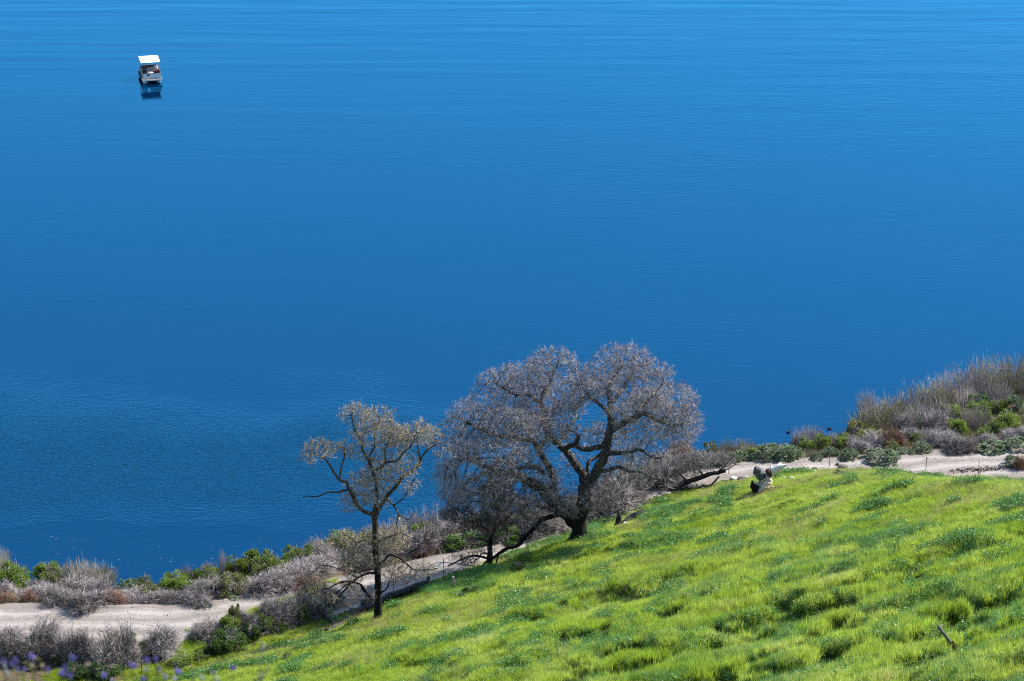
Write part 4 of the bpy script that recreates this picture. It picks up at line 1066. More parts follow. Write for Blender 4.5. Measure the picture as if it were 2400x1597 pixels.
# ------------------------------------------------------------------ logs, stump, snag, posts, rocks
def px_path(pts, lift=0.0):
    return np.array([hit(px, py) + np.array([0, 0, (q[0] if q else lift)]) for px, py, *q in pts])
def log(name, label, cat, pts, r0, r1, mat, seed, extra=()):
    P = px_path(pts); b = P[0].copy()
    root = thing(name, label, cat, tuple(b))
    Q, rr = resample(P - b, np.linspace(r0, r1, len(P)), .3, .05, seed)
    mb = MB(); mb.tube(Q, rr, 9, 0, True, .18, seed); mb.obj('trunk', mat, root, True)
    for k, (pp, a, c) in enumerate(extra):
        E = px_path(pp) - b
        Q, rr = resample(E, np.linspace(a, c, len(E)), .2, .03, seed + k + 1)
        mb = MB(); mb.tube(Q, rr, 7, 0, True, .2, seed + k); mb.obj('branch_stub', mat, root, True)
    return root
log('burnt_log', 'long charred log lying behind the slender oak, splintered at its upper end', 'log',
    [(766, 1484, .15), (800, 1468, .2), (838, 1442, .25), (872, 1428, .28), (905, 1412, .3), (940, 1400, .3), (975, 1386, .3), (1000, 1378, .3)], .20, .30, M['log_bark'], 61,
    [([(790, 1474, .2), (770, 1462, .45), (758, 1458, .5)], .15, .12), ([(1000, 1378, .3), (1004, 1370, .55), (1004, 1374, 1.1)], .2, .02), ([(825, 1450, .3), (820, 1446, .7), (818, 1448, .95)], .08, .02)])
log('burnt_log', 'short blackened log end showing behind the trunk of the slender oak', 'log', [(846, 1424, .25), (862, 1422, .3), (884, 1418, .3), (900, 1414, .3)], .26, .22, M['char'], 66,
    [([(860, 1420, .4), (861, 1414, .7), (866, 1412, .95)], .06, .02)])
log('fallen_branch', 'grey bleached branch lying at the foot of the slope below the slender oak', 'branch',
    [(604, 1500, .15), (630, 1492, .2), (655, 1484, .18), (690, 1475, .12), (720, 1462, .08)], .20, .05, M['log_bark'], 63)
log('fallen_branch', 'thin forked branch lying in the grass left of the bleached branch', 'branch', [(558, 1530, .1), (575, 1527, .12), (595, 1516, .15), (608, 1506, .12)], .07, .04, M['log_bark'], 64)
log('fallen_branch', 'thin grey dead branches in the grass right of the small oak', 'branch', [(1228, 1320, .08), (1245, 1319, .1), (1262, 1319, .08)], .06, .03, M['log_bark'], 65,
    [([(1238, 1319, .1), (1246, 1314, .14), (1254, 1313, .1)], .03, .015)])

def up_at(px, py, dz=0, dy=0):
    p = hit(px, py); return p + np.array([0, dy, dz])
# stump with a slab of charred trunk lying beside it
b = hit(1450, 1232); mp = m_per_px(b)
root = thing('tree_stump', 'jagged charred stump standing in the grass right of the biggest oak', 'stump', tuple(b))
mb = MB(); mb.tube(np.array([[-.12, 0, -.3], [-.05, 0, .15], [0, 0, .5], [.05, .02, .85]]), [.42, .30, .24, .17], 9, 0, True, .22, 3); mb.obj('stump_wood', M['char'], root, True)
mb = MB(); mb.tube(np.array([[-.02, 0, .7], [.0, 0, 1.05], [.03, 0, 1.3]]), [.13, .09, .012], 5, 0, True, .3, 4); mb.obj('splinter', M['char'], root, True)
mb = MB(); mb.tube(np.array([[.1, 0, .55], [.2, -.02, .2], [.42, -.05, -.1]]), [.1, .12, .1], 6, 0, True, .3, 5); mb.obj('root', M['log_bark'], root, True)
P = px_path([(1462, 1228, .18), (1476, 1222, .22), (1492, 1217, .30), (1506, 1210, .34)])
root = thing('broken_log', 'thick dark slab of broken trunk lying beside the charred stump', 'log', tuple(P[0]))
Q, rr = resample(P - P[0], [.14, .24, .33, .27], .2, .03, 9)
mb = MB(); mb.tube(Q, rr, 9, 0, True, .15, 8); mb.obj('trunk', M['char'], root, True)
mb = MB(); mb.tube(Q[:5] + np.array([0, -.25, -.05]), [.1, .12, .1, .08, .04], 6, 0, True, .25, 6); mb.obj('bark_strip', M['bleached'], root, True)

# weathered snag
b = hit(1780, 1152); y0 = b[1]
zs = lambda x, y, dy=0: at_y(1700 + x * .0849, 1050 + y * .0849, y0 + dy) - b
mp = m_per_px(b) * .0849
root = thing('snag', 'broken weathered tree snag with peeling tan bark and a bleached white branch', 'snag', tuple(b))
def sn(name, pts, rad, mat, k=9, rough=.2, seed=0, sub=.12):
    P = np.array([zs(*p) for p in pts]); Q, rr = resample(P, np.array(rad) * mp, sub, .04, seed)
    mb = MB(); mb.tube(Q, rr, k, 0, True, rough, seed); return mb.obj(name, mat, root, True)
sn('trunk', [(900, 1230, 0), (990, 1110, .1), (1080, 1000, .2), (1120, 890, .3), (1145, 790, .4), (1160, 690, .5)], [200, 215, 190, 165, 130, 100], M['snag_bark'], 11, .22, 71)
sn('broken_limb', [(1040, 850, .2), (980, 760, .1), (920, 680, 0), (860, 600, -.1), (830, 555, -.15)], [105, 135, 130, 105, 55], M['snag_grey'], 10, .26, 72)
sn('broken_limb', [(880, 1170, -.2), (800, 1080, -.4), (760, 980, -.5), (735, 890, -.55)], [115, 105, 60, 8], M['char'], 8, .2, 73)
sn('bleached_branch', [(1200, 740, .3), (1290, 660, .1), (1400, 590, -.1), (1530, 530, -.3), (1620, 495, -.4), (1705, 455, -.5)], [90, 105, 90, 70, 42, 8], M['bleached'], 8, .15, 74)
sn('bleached_branch', [(1420, 580, -.1), (1490, 490, .1), (1530, 400, .2)], [75, 66, 20], M['bleached'], 7, .15, 75)
sn('bleached_branch', [(1260, 640, .1), (1255, 540, .2), (1270, 465, .25)], [40, 28, 5], M['bleached'], 6, .15, 76)
sn('bleached_branch', [(1190, 700, .7), (1290, 615, .6), (1410, 548, .5), (1540, 492, .35), (1600, 470, .3)], [60, 82, 74, 40, 8], M['bleached'], 8, .2, 78)  # added branch, set behind and higher to give a sunlit white top edge
sn('splintered_wood', [(1010, 1150, -.55), (1060, 1040, -.45), (1110, 930, -.3), (1140, 850, -.1)], [60, 80, 70, 30], M['bleached'], 7, .35, 79)
sn('bark_slab', [(1150, 590, 0), (1200, 680, -.1), (1250, 760, -.15), (1280, 800, -.2)], [50, 75, 60, 20], M['snag_brown'], 7, .2, 77)
for q in range(14):
    a = rng.uniform(980, 1290); c = rng.uniform(850, 1150)
    sn('bark_flake', [(a - 60, c + 10, -.42), (a, c, -.5), (a + 55, c - 12, -.42)], [12, 34, 10], M['snag_bark'], 5, .3, 80 + q, .3)
sn('root_stub', [(760, 1200, -.3), (860, 1190, -.4), (1000, 1170, -.5), (1120, 1180, -.4)], [20, 42, 45, 30], M['bleached'], 7, .25, 98)

# posts
M['rust'] = plain('rusty_steel', (.10, .075, .06), .7, .3)
M['green_paint'] = plain('green_paint', (.05, .12, .05), .6)
M['post_wood'] = plain('grey_post_wood', (.32, .29, .26), .9, 0, .35)
def tpost(px, py_top, py_ground, label, mat, group, hz=1.45):
    p = hit(px, py_ground); mpp = m_per_px(p)
    top = at_y(px, py_top, p[1]); h = max(.6, top[2] - p[2])
    root = thing('fence_post', label, 'fence post', tuple(p), 0, group)
    mb = MB(); mb.box((0, 0, h / 2 - .2), (.055, .012, h + .4)); mb.box((0, .022, h / 2 - .2), (.010, .036, h + .4)); mb.obj('shaft', mat, root)
    mb = MB()
    for k in range(int(h / .16)): mb.box((0, -.012, .2 + k * .16), (.03, .016, .03))
    mb.obj('stud_row', mat, root)
    mb = MB(); mb.box((0, .004, -.12), (.12, .008, .2)); mb.obj('anchor_plate', mat, root)
FG = 'thin steel fence posts along the foot of the slope'
for px, t, gq, lab in [(1708, 1088, 1112, 'thin steel fence post beside the tip of the fallen tree'), (1944, 1064, 1094, 'thin steel fence post behind the brown rocks on the slope edge'),
                    (2060, 1074, 1100, 'thin steel fence post in front of the widest sage shrub by the road'), (2170, 1072, 1104, 'thin steel fence post standing before the bare middle of the road at right'),
                    (2293, 1080, 1111, 'rightmost thin steel fence post at the grass edge'), (922, 1352, 1386, 'thin dark fence post just right of the slender oak trunk'),
                    (460, 1524, 1556, 'thin dark fence post by the orange dirt at lower left'), (333, 1540, 1582, 'leftmost tall thin fence post at the bottom of the slope'),
                    (1040, 1310, 1346, 'thin dark fence post between the slender oak and the small oak'), (21, 1515, 1556, 'thin dark fence post among the grey brush in the lower left corner')]:
    tpost(px, t, gq, lab, M['rust'], FG)
tpost(1829, 1064, 1093, 'green fence post standing behind the white branch of the snag', M['green_paint'], FG)
p = hit(1063, 1378); root = thing('wooden_post', 'short pale wooden post standing in the grass left of the small oak', 'post', tuple(p))
mb = MB(); mb.tube(np.array([[0, 0, -.3], [-.01, 0, .4], [-.02, 0, .95]]), [.10, .10, .085], 8, 0, True, .06, 2); mb.obj('shaft', M['post_wood'], root)
mb = MB(); mb.box((-.02, 0, .955), (.10, .10, .02), (.1, .15, .3)); mb.obj('cut_top', M['post_wood'], root)
# leaning post, lower right
b = hit(2233, 1522); y0 = b[1]; top = at_y(2198, 1466, y0) - b
root = thing('leaning_post', 'dark weathered wooden post leaning left in the tall grass at lower right', 'post', tuple(b))
mb = MB(); P = np.array([[.12, 0, -.35], [0, 0, 0], top * .5, top * .97]); mb.tube(P, [.085, .085, .083, .075], 9, 0, True, .06, 12); mb.obj('shaft', M['snag_grey'], root)
mb = MB(); mb.tube(np.array([top * .95, top]), [.078, .04], 9, 0, True, .05, 13); mb.obj('rounded_top', M['snag_grey'], root)
mb = MB(); mb.tube(np.array([[.06, -.05, -.25], [.0, -.06, .1], [-.02, -.03, .3]]), [.12, .10, .03], 6, 0, True, .3, 14); mb.obj('rotten_foot', M['snag_brown'], root)

def rock(name, label, px, py, w, h, mat, seed, sink=.25, group=None):
    p = hit(px, py); mpp = m_per_px(p)
    g = np.random.default_rng(seed); bm = bmesh.new(); bmesh.ops.create_icosphere(bm, subdivisions=3, radius=.5)
    ph = g.uniform(0, 6, (6, 3)); fr = g.uniform(2, 7, (6, 3))
    for v in bm.verts:
        c = np.array(v.co); s = sum(math.sin(float(fr[i] @ c + ph[i][0])) for i in range(6)) * .05
        v.co *= 1 + s
        v.co.z = max(v.co.z, -.3)
    me = bpy.data.meshes.new(name); bm.to_mesh(me); bm.free(); me.materials.append(mat)
    o = link(name, me); o.location = (p[0], p[1], p[2] + h * mpp * (.5 - sink)); o.scale = (w * mpp, w * mpp * .8, h * mpp * 1.2); o.rotation_euler = (0, 0, g.uniform(0, 6))
    return tag(o, label, 'rock', group)
rock('boulder', 'white boulder at the road edge under the sage shrubs left of the snag post', 1766, 1079, 17, 10, M['rock_white'], 1)
rock('boulder', 'dark brown rock on the grass edge, right of the snag', 1909, 1103, 12, 9, M['rock'], 2)
rock('boulder', 'small tan rock behind the flat dark rock on the grass edge', 1963, 1092, 9, 8, M['rock'], 3)
rock('boulder', 'flat dark rock lying on the grass edge by the fence', 1976, 1098, 24, 9, M['rock'], 4)
rock('boulder', 'pointed white rock in the grass right of the snag', 1910, 1112, 10, 13, M['rock_white'], 5)
rock('boulder', 'pale flat rock in the grass close right of the snag', 1857, 1123, 14, 7, M['rock_white'], 6)
rock('boulder', 'small pale rock in the dark green weeds near the snag', 1836, 1123, 8, 7, M['rock_white'], 7)
rock('boulder', 'pale broken rock left of the snag by the fallen tree', 1718, 1124, 18, 7, M['rock_white'], 8)
rock('boulder', 'grey mottled rock left of the snag, nearer the camera', 1738, 1126, 20, 9, M['rock'], 9)
rock('boulder', 'grey stone in the weeds below the snag at left', 1716, 1158, 10, 8, M['rock'], 10)
rock('boulder', 'small pale round rock in the grass right of the small oak', 1196, 1313, 10, 11, M['rock'], 11)
rock('boulder', 'tiny white stone in the grass right of the biggest oak trunk', 1399, 1240, 6, 5, M['rock_white'], 12)
rock('boulder', 'round dark boulder among the grey brush behind the slender oak', 1002, 1278, 26, 18, M['rock'], 13)
rock('boulder', 'small white stone at the far right grass edge', 2036, 1106, 7, 5, M['rock_white'], 14)
rock('boulder', 'white and dark stone on the gravel at the far left', 10, 1500, 9, 7, M['rock_white'], 15)
rock('boulder', 'white stone on the orange dirt bank at lower left', 454, 1500, 9, 5, M['rock_white'], 16)
rock('boulder', 'dark clod in the grass below the grey bleached branch', 512, 1550, 8, 8, M['rock'], 17)

# gravel ridge beside the road at right, uncountable
g = np.random.default_rng(17); mb = MB()
tet = np.array([[1, 0, -.4], [-.5, .87, -.4], [-.5, -.87, -.4], [0, 0, .9]]); tf = np.array([[0, 2, 1], [0, 1, 3], [1, 2, 3], [2, 0, 3]])
for k in range(900):
    if k < 420:
        t = g.random(); px = 2230 + t * 180 + g.normal(0, 8); py = 1106 - t * 14 + g.normal(0, 2.5)
        p = at_z(px, py, Z_ROAD)
    else:
        u = g.random(); px = g.uniform(0, 640) if g.random() < .7 else g.uniform(1750, 2400)
        py = g.uniform(1424, 1486) - max(0, px - 350) * .12 if px < 700 else g.uniform(1062, 1086)
        p = at_z(px, py, Z_ROAD)
    s = abs(g.normal(.03, .02)) + .015 + (.03 if k < 420 else 0)
    a = g.uniform(0, 6.28); c_, s_ = math.cos(a), math.sin(a)
    Rm = np.array([[c_, -s_, 0], [s_, c_, 0], [0, 0, 1]])
    V = (tet * s * g.uniform(.6, 1.4, 3)) @ Rm.T + np.array([p[0], p[1], float(ground_z(p[0], p[1])) + s * .25]); mb.add(V, tf, 0 if k < 420 else int(g.random() < .4))
tag(mb.obj('loose_gravel', [M['rock'], M['rock_white']]), 'loose stones scattered on the gravel road', kind='stuff')

# floating flecks of foam and debris along the left shore
g = np.random.default_rng(19); mb = MB()
M['fleck'] = plain('floating_debris', (.10, .12, .17), .6)
for k in range(36):
    cx, cy = [(120, 1310), (300, 1315), (360, 1325), (150, 1280), (520, 1290), (640, 1275), (420, 1300), (60, 1300)][g.integers(0, 8)]
    px, py = cx + g.normal(0, 55), cy + g.normal(0, 18)
    p = at_z(px, py, .006); L = g.uniform(.03, .20); W = g.uniform(.02, .06)
    a = np.linspace(0, 2 * math.pi, 8)[:-1]; rr = g.uniform(.6, 1.1, 7)
    top = np.stack([np.cos(a) * L * rr + p[0], np.sin(a) * W * rr + p[1], np.full(7, .012)], 1); bot = top.copy(); bot[:, 2] = -.01
    mb.add(np.vstack([top, bot]), [[j, (j + 1) % 7, 7 + (j + 1) % 7, 7 + j][::-1] for j in range(7)]); mb.add(top, [list(range(7))])
tag(mb.obj('floating_debris', M['fleck']), 'pale flecks of debris floating on the water off the left shore', kind='stuff')
# ------------------------------------------------------------------ people, boat, birds
def skin_figure(name, joints, edges, radii, mats, face_mat, parent=None, sub=1):
    """one continuous body: skeleton edges grown into a surface, faces coloured by the bone they belong to"""
    me = bpy.data.meshes.new(name); me.from_pydata([tuple(j) for j in joints], edges, [])
    o = bpy.data.objects.new(name, me); COL.objects.link(o)
    md = o.modifiers.new('skin', 'SKIN'); md.use_smooth_shade = True
    for i, v in enumerate(me.skin_vertices[0].data):
        v.radius = (radii[i], radii[i] * (.72 if i in (0, 1, 2) else 1)); v.use_root = (i == 0)
    ss = o.modifiers.new('sub', 'SUBSURF'); ss.levels = sub; ss.render_levels = sub
    dg = bpy.context.evaluated_depsgraph_get()
    m2 = bpy.data.meshes.new_from_object(o.evaluated_get(dg)); m2.name = name
    COL.objects.unlink(o); bpy.data.objects.remove(o)
    m2.materials.clear()
    for m in mats: m2.materials.append(m)
    J = np.array(joints)
    E = np.array(edges); A, B = J[E[:, 0]], J[E[:, 1]]
    for p in m2.polygons:
        c = np.array(p.center); d = B - A
        t = np.clip(((c - A) * d).sum(1) / ((d * d).sum(1) + 1e-9), 0, 1)
        k = int(np.argmin(np.linalg.norm(c - (A + d * t[:, None]), axis=1)))
        p.material_index = face_mat[k]; p.use_smooth = True
    return link(name, m2, parent)
M['skin'] = plain('skin', (.42, .26, .18), .6, 0, .08)
M['cloth_dark'] = plain('dark_cloth', (.025, .028, .045), .9)
M['cloth_white'] = plain('white_cloth', (.75, .74, .72), .9, 0, .06)
M['cloth_red'] = plain('red_cloth', (.30, .02, .05), .9)
M['hair'] = plain('dark_hair', (.012, .010, .010), .8)
def person(label, loc, rz, top_m, leg_m, arms, lean=0.0, seat=.42):
    root = thing('person', label, 'person', loc, rz, None)
    J = []; E = []; Rr = []; FM = []
    def add(p, r, par=None, m=0):
        J.append(p); Rr.append(r)
        if par is not None: E.append((par, len(J) - 1)); FM.append(m)
        return len(J) - 1
    # seated, facing -Y; 0 skin, 1 top, 2 legs
    pel = add((0, 0, seat + .10), .15); sp = add((0, .02 - lean * .3, seat + .32), .145, pel, 1); ch = add((0, .0 - lean, seat + .52), .16, sp, 1)
    nk = add((0, -.01 - lean * 1.2, seat + .64), .06, ch, 0); hd = add((0, -.03 - lean * 1.3, seat + .74), .085, nk, 0); cr = add((0, -.03 - lean * 1.3, seat + .86), .075, hd, 0)
    ns = add((0, -.125 - lean * 1.3, seat + .76), .016, hd, 0)
    for s in (-1, 1):
        er = add((s * .085, -.02 - lean * 1.3, seat + .77), .018, hd, 0)
        hip = add((s * .10, -.05, seat + .09), .10, pel, 2); kn = add((s * .13, -.45, seat + .10), .07, hip, 2); an = add((s * .13, -.47, .09), .045, kn, 2); ft = add((s * .14, -.64, .04), .04, an, 2)
        sh = add((s * .19, -.0 - lean, seat + .52), .07, ch, 1)
        el, wr = arms[0 if s < 0 else 1]
        e_ = add((s * el[0], el[1], seat + el[2]), .045, sh, 1); w_ = add((s * wr[0], wr[1], seat + wr[2]), .03, e_, 0)
        d = unit(np.array([s * wr[0] - s * el[0], wr[1] - el[1], wr[2] - el[2]]))
        W = np.array(J[w_]); pm = add(tuple(W + d * .07), .034, w_, 0)
        for k, (off, L) in enumerate(((-.030, .065), (-.010, .078), (.010, .072), (.028, .056))):
            b1 = add(tuple(W + d * (.07 + L * .5) + np.array([off, 0, -.004])), .0095, pm, 0); add(tuple(W + d * (.07 + L) + np.array([off, 0, -.025])), .0085, b1, 0)
        th = add(tuple(W + d * .05 + np.array([-s * .045, 0, .005])), .011, w_, 0); add(tuple(W + d * .085 + np.array([-s * .055, 0, -.01])), .009, th, 0)
    skin_figure('body', J, E, Rr, [M['skin'], top_m, leg_m], FM, root)
    bm = bmesh.new(); bmesh.ops.create_uvsphere(bm, u_segments=12, v_segments=8, radius=.102)
    for v in list(bm.verts):
        if v.co.z < -.02 and v.co.y < .02: v.co.y = .02 + abs(v.co.y) * .1
        v.co.z = max(v.co.z, -.07)
    me = bpy.data.meshes.new('hair'); bm.to_mesh(me); bm.free(); me.materials.append(M['hair'])
    h = link('hair', me, root); h.location = (0, -.01 - lean * 1.3, seat + .835)
    return root

M['alu'] = plain('pontoon_aluminium', (.30, .32, .35), .4, .7, .08)
M['white_panel'] = plain('white_panel', (.50, .52, .55), .35, 0, .05)
M['canopy_white'] = plain('white_canopy', (.90, .90, .89), .7, 0, .02)
M['canopy_under'] = plain('canopy_underside', (.10, .11, .12), .9, 0, .05)
M['dark_plastic'] = plain('dark_plastic', (.03, .032, .04), .5)
M['seat_grey'] = plain('seat_vinyl_and_side_shade', (.07, .065, .075), .6)
M['seat_red'] = plain('red_cushion', (.13, .012, .025), .6)
M['deck_grey'] = plain('deck_carpet', (.11, .11, .125), .95)
BR = R(13)
bp_ = at_z(353, 184.5, 0)
boat = thing('pontoon_boat', 'small white pontoon boat with flat canopy drifting on the open lake', 'boat', tuple(bp_), BR)
# local frame: bow towards -Y, width X (2.45 m), length 4.7 m
BW, BL = 2.45, 4.7
y_b, y_s = -2.35, 2.35
for s in (-1, 1):
    mb = MB(); yy = np.array([y_b - .12, y_b + .05, y_b + .35, 0, y_s - .1, y_s + .05]); rr = [.05, .2, .29, .30, .30, .22]
    mb.tube(np.stack([np.full(6, s * .85), yy, np.array([.28, .2, .12, .10, .10, .12])], 1), rr, 14, 0, True); mb.obj('pontoon', M['alu'], boat, True)
mb = MB(); mb.box((0, 0, .50), (BW, BL, .10)); dk = mb.obj('deck', M['deck_grey'], boat)
mb = MB(); mb.box((0, y_b - .02, .50), (BW + .04, .05, .15)); mb.obj('bow_trim', M['white_panel'], dk)
for s in (-1, 1):
    mb = MB(); mb.box((s * (BW / 2 + .012), 0, .50), (.03, BL, .13)); mb.obj('side_trim', M['white_panel'], dk)
def rail(x0, y0_, x1, y1_, mat, h=.62, name='rail_panel'):
    c = ((x0 + x1) / 2, (y0_ + y1_) / 2, .60 + h / 2); L = math.hypot(x1 - x0, y1_ - y0_); a = math.atan2(y1_ - y0_, x1 - x0)
    mb = MB(); mb.box(c, (L, .025, h - .1), (0, 0, a)); o = mb.obj(name, mat, boat)
    mb = MB()
    for zz in (.60 + h, .60 + h * .5, .62): mb.tube(np.array([[x0, y0_, zz], [x1, y1_, zz]]), .022, 6)
    n = max(1, int(L / .8))
    for k in range(n + 1):
        t = k / n; q = np.array([x0 + (x1 - x0) * t, y0_ + (y1_ - y0_) * t, 0]); mb.tube(np.array([q + [0, 0, .55], q + [0, 0, .60 + h]]), .02, 6)
    mb.obj('rail_frame', M['alu'], o)
fy = y_b + .5
rail(-1.12, fy, -.62, fy, M['white_panel']); rail(-.25, fy, .42, fy, M['white_panel']); rail(.46, fy, 1.12, fy, M['white_panel'])
rail(-1.16, fy + .05, -1.16, y_s - .3, M['seat_grey']); rail(1.16, fy + .05, 1.16, y_s - .3, M['white_panel']); rail(-1.1, y_s - .25, 1.1, y_s - .25, M['seat_grey'])  # left panel's dark colour stands in for the boat's shaded side
# canopy on six posts
cy0, cy1 = y_b + 1.35, y_b + 4.35
mb = MB(); mb.box((0, (cy0 + cy1) / 2, 2.43), (2.45, cy1 - cy0, .045)); cn = mb.obj('canopy', M['canopy_white'], boat)
mb = MB(); mb.box((0, (cy0 + cy1) / 2, 2.40), (2.38, cy1 - cy0 - .07, .012)); mb.obj('canopy_lining', M['canopy_under'], cn)
for s in (-1, 1):
    for yy in (cy0 + .1, (cy0 + cy1) / 2, cy1 - .1):
        mb = MB(); mb.tube(np.array([[s * 1.15, yy, .55], [s * 1.15, yy, 2.40]]), .026, 6); mb.obj('canopy_post', M['alu'], boat)
mb = MB(); mb.tube(np.array([[-1.15, cy0 + .1, 2.34], [1.15, cy0 + .1, 2.34]]), .022, 6); mb.obj('canopy_crossbar', M['alu'], boat)
# benches, console, table, motor
for (cx, cy_, w, l, mt) in ((.82, .2, .55, 1.5, 'seat_grey'), (-.1, 1.65, 1.3, .5, 'seat_grey'), (.75, -1.35, .6, .6, 'seat_red')):
    mb = MB(); mb.box((cx, cy_, .72), (w, l, .34)); st = mb.obj('bench', M['white_panel'], boat)
    mb = MB(); mb.box((cx, cy_, .93), (w - .04, l - .04, .08)); mb.obj('cushion', M[mt], st)
    mb = MB(); mb.box((cx + (w / 2 - .06 if l > w else 0), cy_ + (0 if l > w else l / 2 - .06), 1.12), (.10 if l > w else w, l if l > w else .10, .36)); mb.obj('backrest', M[mt], st)
mb = MB(); mb.box((-.78, -.55, .98), (.62, .5, .86)); con = mb.obj('console', M['dark_plastic'], boat)
mb = MB(); mb.box((-.78, -.62, 1.46), (.56, .04, .22), (-.4, 0, 0)); mb.obj('windscreen', M['seat_grey'], con)
mb = MB(); th = np.linspace(0, 2 * math.pi, 13); mb.tube(np.stack([-.78 + np.cos(th) * .17, np.full(13, -.22), 1.28 + np.sin(th) * .17], 1), .018, 5, cap=False); mb.obj('steering_wheel', M['dark_plastic'], con)
mb = MB(); mb.box((.1, -.35, .92), (.5, .6, .04)); tb = mb.obj('table_top', M['white_panel'], boat)
mb = MB(); mb.tube(np.array([[.1, -.35, .55], [.1, -.35, .9]]), .04, 8); mb.obj('table_leg', M['alu'], tb)
mb = MB(); mb.box((0, y_s + .2, .75), (.36, .42, .46)); mo = mb.obj('outboard_motor', M['dark_plastic'], boat)
mb = MB(); mb.box((0, y_s + .22, .2), (.14, .22, .8)); mb.obj('motor_leg', M['dark_plastic'], mo)
for yy in (-.6, .55, 1.5):
    mb = MB(); mb.tube(np.array([[-1.3, yy, .22], [-1.31, yy, .34], [-1.31, yy, .62], [-1.3, yy, .74]]), [.05, .11, .11, .05], 10); mb.tube(np.array([[-1.3, yy, .72], [-1.19, yy, 1.18]]), .012, 5); mb.obj('fender', M['dark_plastic'], boat, True)
def on_boat(x, y, z):
    c, s = math.cos(BR), math.sin(BR); return (bp_[0] + x * c - y * s, bp_[1] + x * s + y * c, z)
relaxed = [((.26, -.08, .28), (.2, -.32, .2)), ((.26, -.08, .28), (.2, -.32, .2))]
person('person in dark clothes seated behind the boat console on the left', on_boat(-.75, .35, .56), BR + .2, M['cloth_dark'], M['cloth_dark'], relaxed, .06, .5)
person('person in white top and dark trousers seated on the right side of the boat', on_boat(.78, .15, .56), BR - .5, M['cloth_white'], M['cloth_dark'], relaxed, .04, .45)
mb = MB(); mb.box((-.78, .5, .82), (.5, .45, .12)); hs = mb.obj('helm_seat', M['seat_grey'], boat)
mb = MB(); mb.tube(np.array([[-.78, .5, .55], [-.78, .5, .8]]), .06, 8); mb.obj('seat_pedestal', M['alu'], hs)
mb = MB(); mb.box((-.78, .72, 1.1), (.48, .08, .5)); mb.obj('backrest', M['seat_grey'], hs)

M['coot'] = plain('coot_plumage', (.02, .02, .024), .7)
M['bill'] = plain('white_bill', (.8, .78, .74), .5, 0, .03)
def coot(px, py, rz, label):
    p = at_z(px, py, 0); root = thing('water_bird', label, 'bird', tuple(p), rz, 'dark water birds near the right bank')
    mb = MB()
    Q, rr = resample(np.array([[-.24, 0, .10], [-.17, 0, .08], [-.05, 0, .06], [.08, 0, .07], [.15, 0, .12], [.17, 0, .19], [.20, 0, .235], [.25, 0, .235]]), [.015, .055, .10, .095, .055, .035, .045, .02], .03, 0, 1)
    mb.tube(Q, rr, 10); mb.obj('body', M['coot'], root, True)
    mb = MB(); mb.tube(np.array([[.24, 0, .24], [.28, 0, .228], [.305, 0, .22]]), [.018, .014, .004], 6); mb.obj('bill', M['bill'], root, True)
    for s in (-1, 1):
        mb = MB(); mb.tube(np.array([[.06, s * .085, .09], [-.06, s * .095, .10], [-.20, s * .05, .11]]), [.03, .045, .008], 6); mb.obj('wing', M['coot'], root, True)
coot(1848, 1014, .2, 'black water bird swimming on open water left of the reedy bank')
coot(1944, 1006, 2.6, 'black and white water bird close in behind the green bushes')

# ------------------------------------------------------------------ blurred wildflowers close to the camera (8 to 10 m away on the knoll)
M['petal'] = leafy('violet_petal', [(.16, .12, .38), (.22, .17, .47), (.30, .26, .52)], 30, .35, .2)
M['petal_pale'] = leafy('pale_petal', [(.44, .43, .50), (.52, .52, .57)], 30, .3, .1)
M['bud_tan'] = leafy('tan_bud', [(.42, .32, .20), (.52, .42, .28)], 30, .2, .1)
M['stem'] = leafy('flower_stem', [(.06, .09, .03), (.10, .14, .05)], 10, .2, .1)
M['seed'] = leafy('pale_seed_head', [(.38, .35, .25), (.48, .46, .36)], 20, .4, .1)
flowers = [(7, 1551, 'v', 1), (27, 1558, 'v', .8), (36, 1549, 'v', 1), (73, 1542, 'v', 1.25), (168, 1544, 'v', 1.1), (154, 1565, 'v', .9), (146, 1577, 'v', 1), (163, 1583, 'v', .9), (110, 1570, 'v', .8), (41, 1569, 'v', .8),
           (58, 1570, 'v', .8), (16, 1577, 'p', .7), (243, 1583, 'v', 1), (311, 1561, 'v', 1), (343, 1546, 'v', .9), (336, 1592, 'v', 1), (342, 1570, 'p', .8), (76, 1560, 't', .8), (100, 1560, 't', .7), (205, 1561, 't', .9),
           (365, 1545, 'v', .9), (372, 1568, 'v', .8), (417, 1574, 'v', 1.1), (387, 1587, 'v', .8), (409, 1592, 'p', .8), (500, 1577, 'v', .7), (546, 1566, 'v', 1.0), (473, 1590, 'p', .8), (509, 1592, 'p', .8), (262, 1594, 'p', .7), (10, 1562, 'p', .7)]
FL = {'v': ('wildflower', 'blurred violet wildflower head close to the camera', M['petal']), 'p': ('pale_wildflower', 'blurred whitish wildflower head close to the camera', M['petal_pale']), 't': ('flower_bud', 'blurred tan flower bud close to the camera', M['bud_tan'])}
g = np.random.default_rng(23); fc = {}
flowers.sort(key=lambda f: (f[2], f[0]))
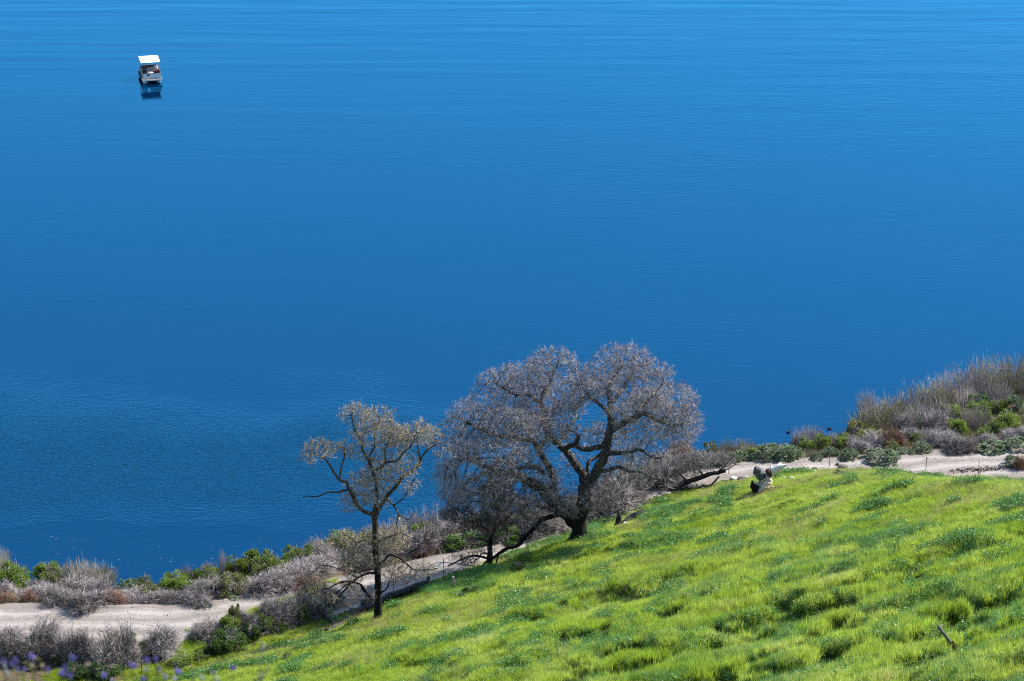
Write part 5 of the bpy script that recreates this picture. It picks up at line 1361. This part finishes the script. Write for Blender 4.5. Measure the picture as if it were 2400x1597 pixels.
for px, py, k, s in flowers:
    d = ray(px, py); yy = g.uniform(7.6, 9.4); p = CAM + d * (yy / d[1]); gz = float(ground_z(p[0], p[1]))
    fc[k] = fc.get(k, 0) + 1
    nm, ds, mt = FL[k]
    root = thing(nm, ds + ', ' + ordinal(fc[k]) + ' of these from the left', 'flower', (p[0], p[1], gz), g.uniform(0, 6), 'blurred wildflowers in the lower left corner')
    h = p[2] - gz; bend = g.normal(0, .03, 2)
    mb = MB(); mb.tube(np.array([[bend[0], bend[1], -.05], [bend[0] * .4, bend[1] * .4, h * .5], [0, 0, h]]), [.0028, .0022, .0016], 5); mb.obj('stem', M['stem'], root)
    mb = MB(); R0 = .0075 * s
    for q in range(7 if k != 't' else 3):
        u = unit(g.normal(0, 1, 3) + np.array([0, 0, .5])); c = np.array([0, 0, h]) + u * R0 * .5
        n = 6; an = np.arange(n) * 2 * math.pi / n
        a = unit(np.cross(u, [.3, .9, .1])); b2 = np.cross(u, a)
        D = unit(u * .8 + np.outer(np.cos(an), a) + np.outer(np.sin(an), b2))
        mb.leaves(np.tile(c, (n, 1)), D, np.tile(u, (n, 1)), R0 * 1.3, R0 * .8)
    mb.obj('flower_head', mt, root)
def blade(name, label, cat, pts, w, mat, yy):
    P = np.array([CAM + ray(*q) * (yy / ray(*q)[1]) for q in pts]); b = P[0].copy(); b[2] = float(ground_z(b[0], b[1]))
    root = thing(name, label, cat, tuple(b)); P = np.vstack([[b - [0, 0, .03]], P]) - b
    Q, rr = resample(P, np.array([w[0]] + list(w)), .03, 0, 3); mb = MB(); mb.tube(Q, np.maximum(rr, .0012), 6); mb.obj('stalk', mat, root, True)
    return root
r_ = blade('grass_spike', 'blurred pale grass spike floating over the slope edge near the bottom left', 'grass', [(612, 1597), (611, 1560), (612, 1530)], [.001, .001, .001], M['seed'], 8.5)
P0 = CAM + ray(613, 1530) * (8.5 / ray(613, 1530)[1]); P1 = CAM + ray(618, 1508) * (8.5 / ray(618, 1508)[1]); b = np.array(r_.location)
mb = MB(); mb.tube(np.array([P0, P0 * .6 + P1 * .4, P0 * .2 + P1 * .8, P1]) - b, [.003, .008, .007, .001], 7); mb.obj('seed_head', M['seed'], r_, True)
blade('grass_spike', 'blurred straw stalk rising from the bottom edge below the pale spike', 'grass', [(606, 1620), (614, 1590), (630, 1562)], [.0035, .004, .0025], M['seed'], 8.2)
blade('green_grass_stalk', 'blurred green leaf blade among the violet flowers at lower left', 'grass', [(61, 1640), (57, 1600), (52, 1574)], [.006, .006, .002], M['bush_green'], 8.2)
blade('grass_spike', 'blurred thin stalk between the pale flowers at the bottom edge', 'grass', [(450, 1640), (452, 1600), (454, 1578)], [.003, .003, .002], M['seed'], 8.8)
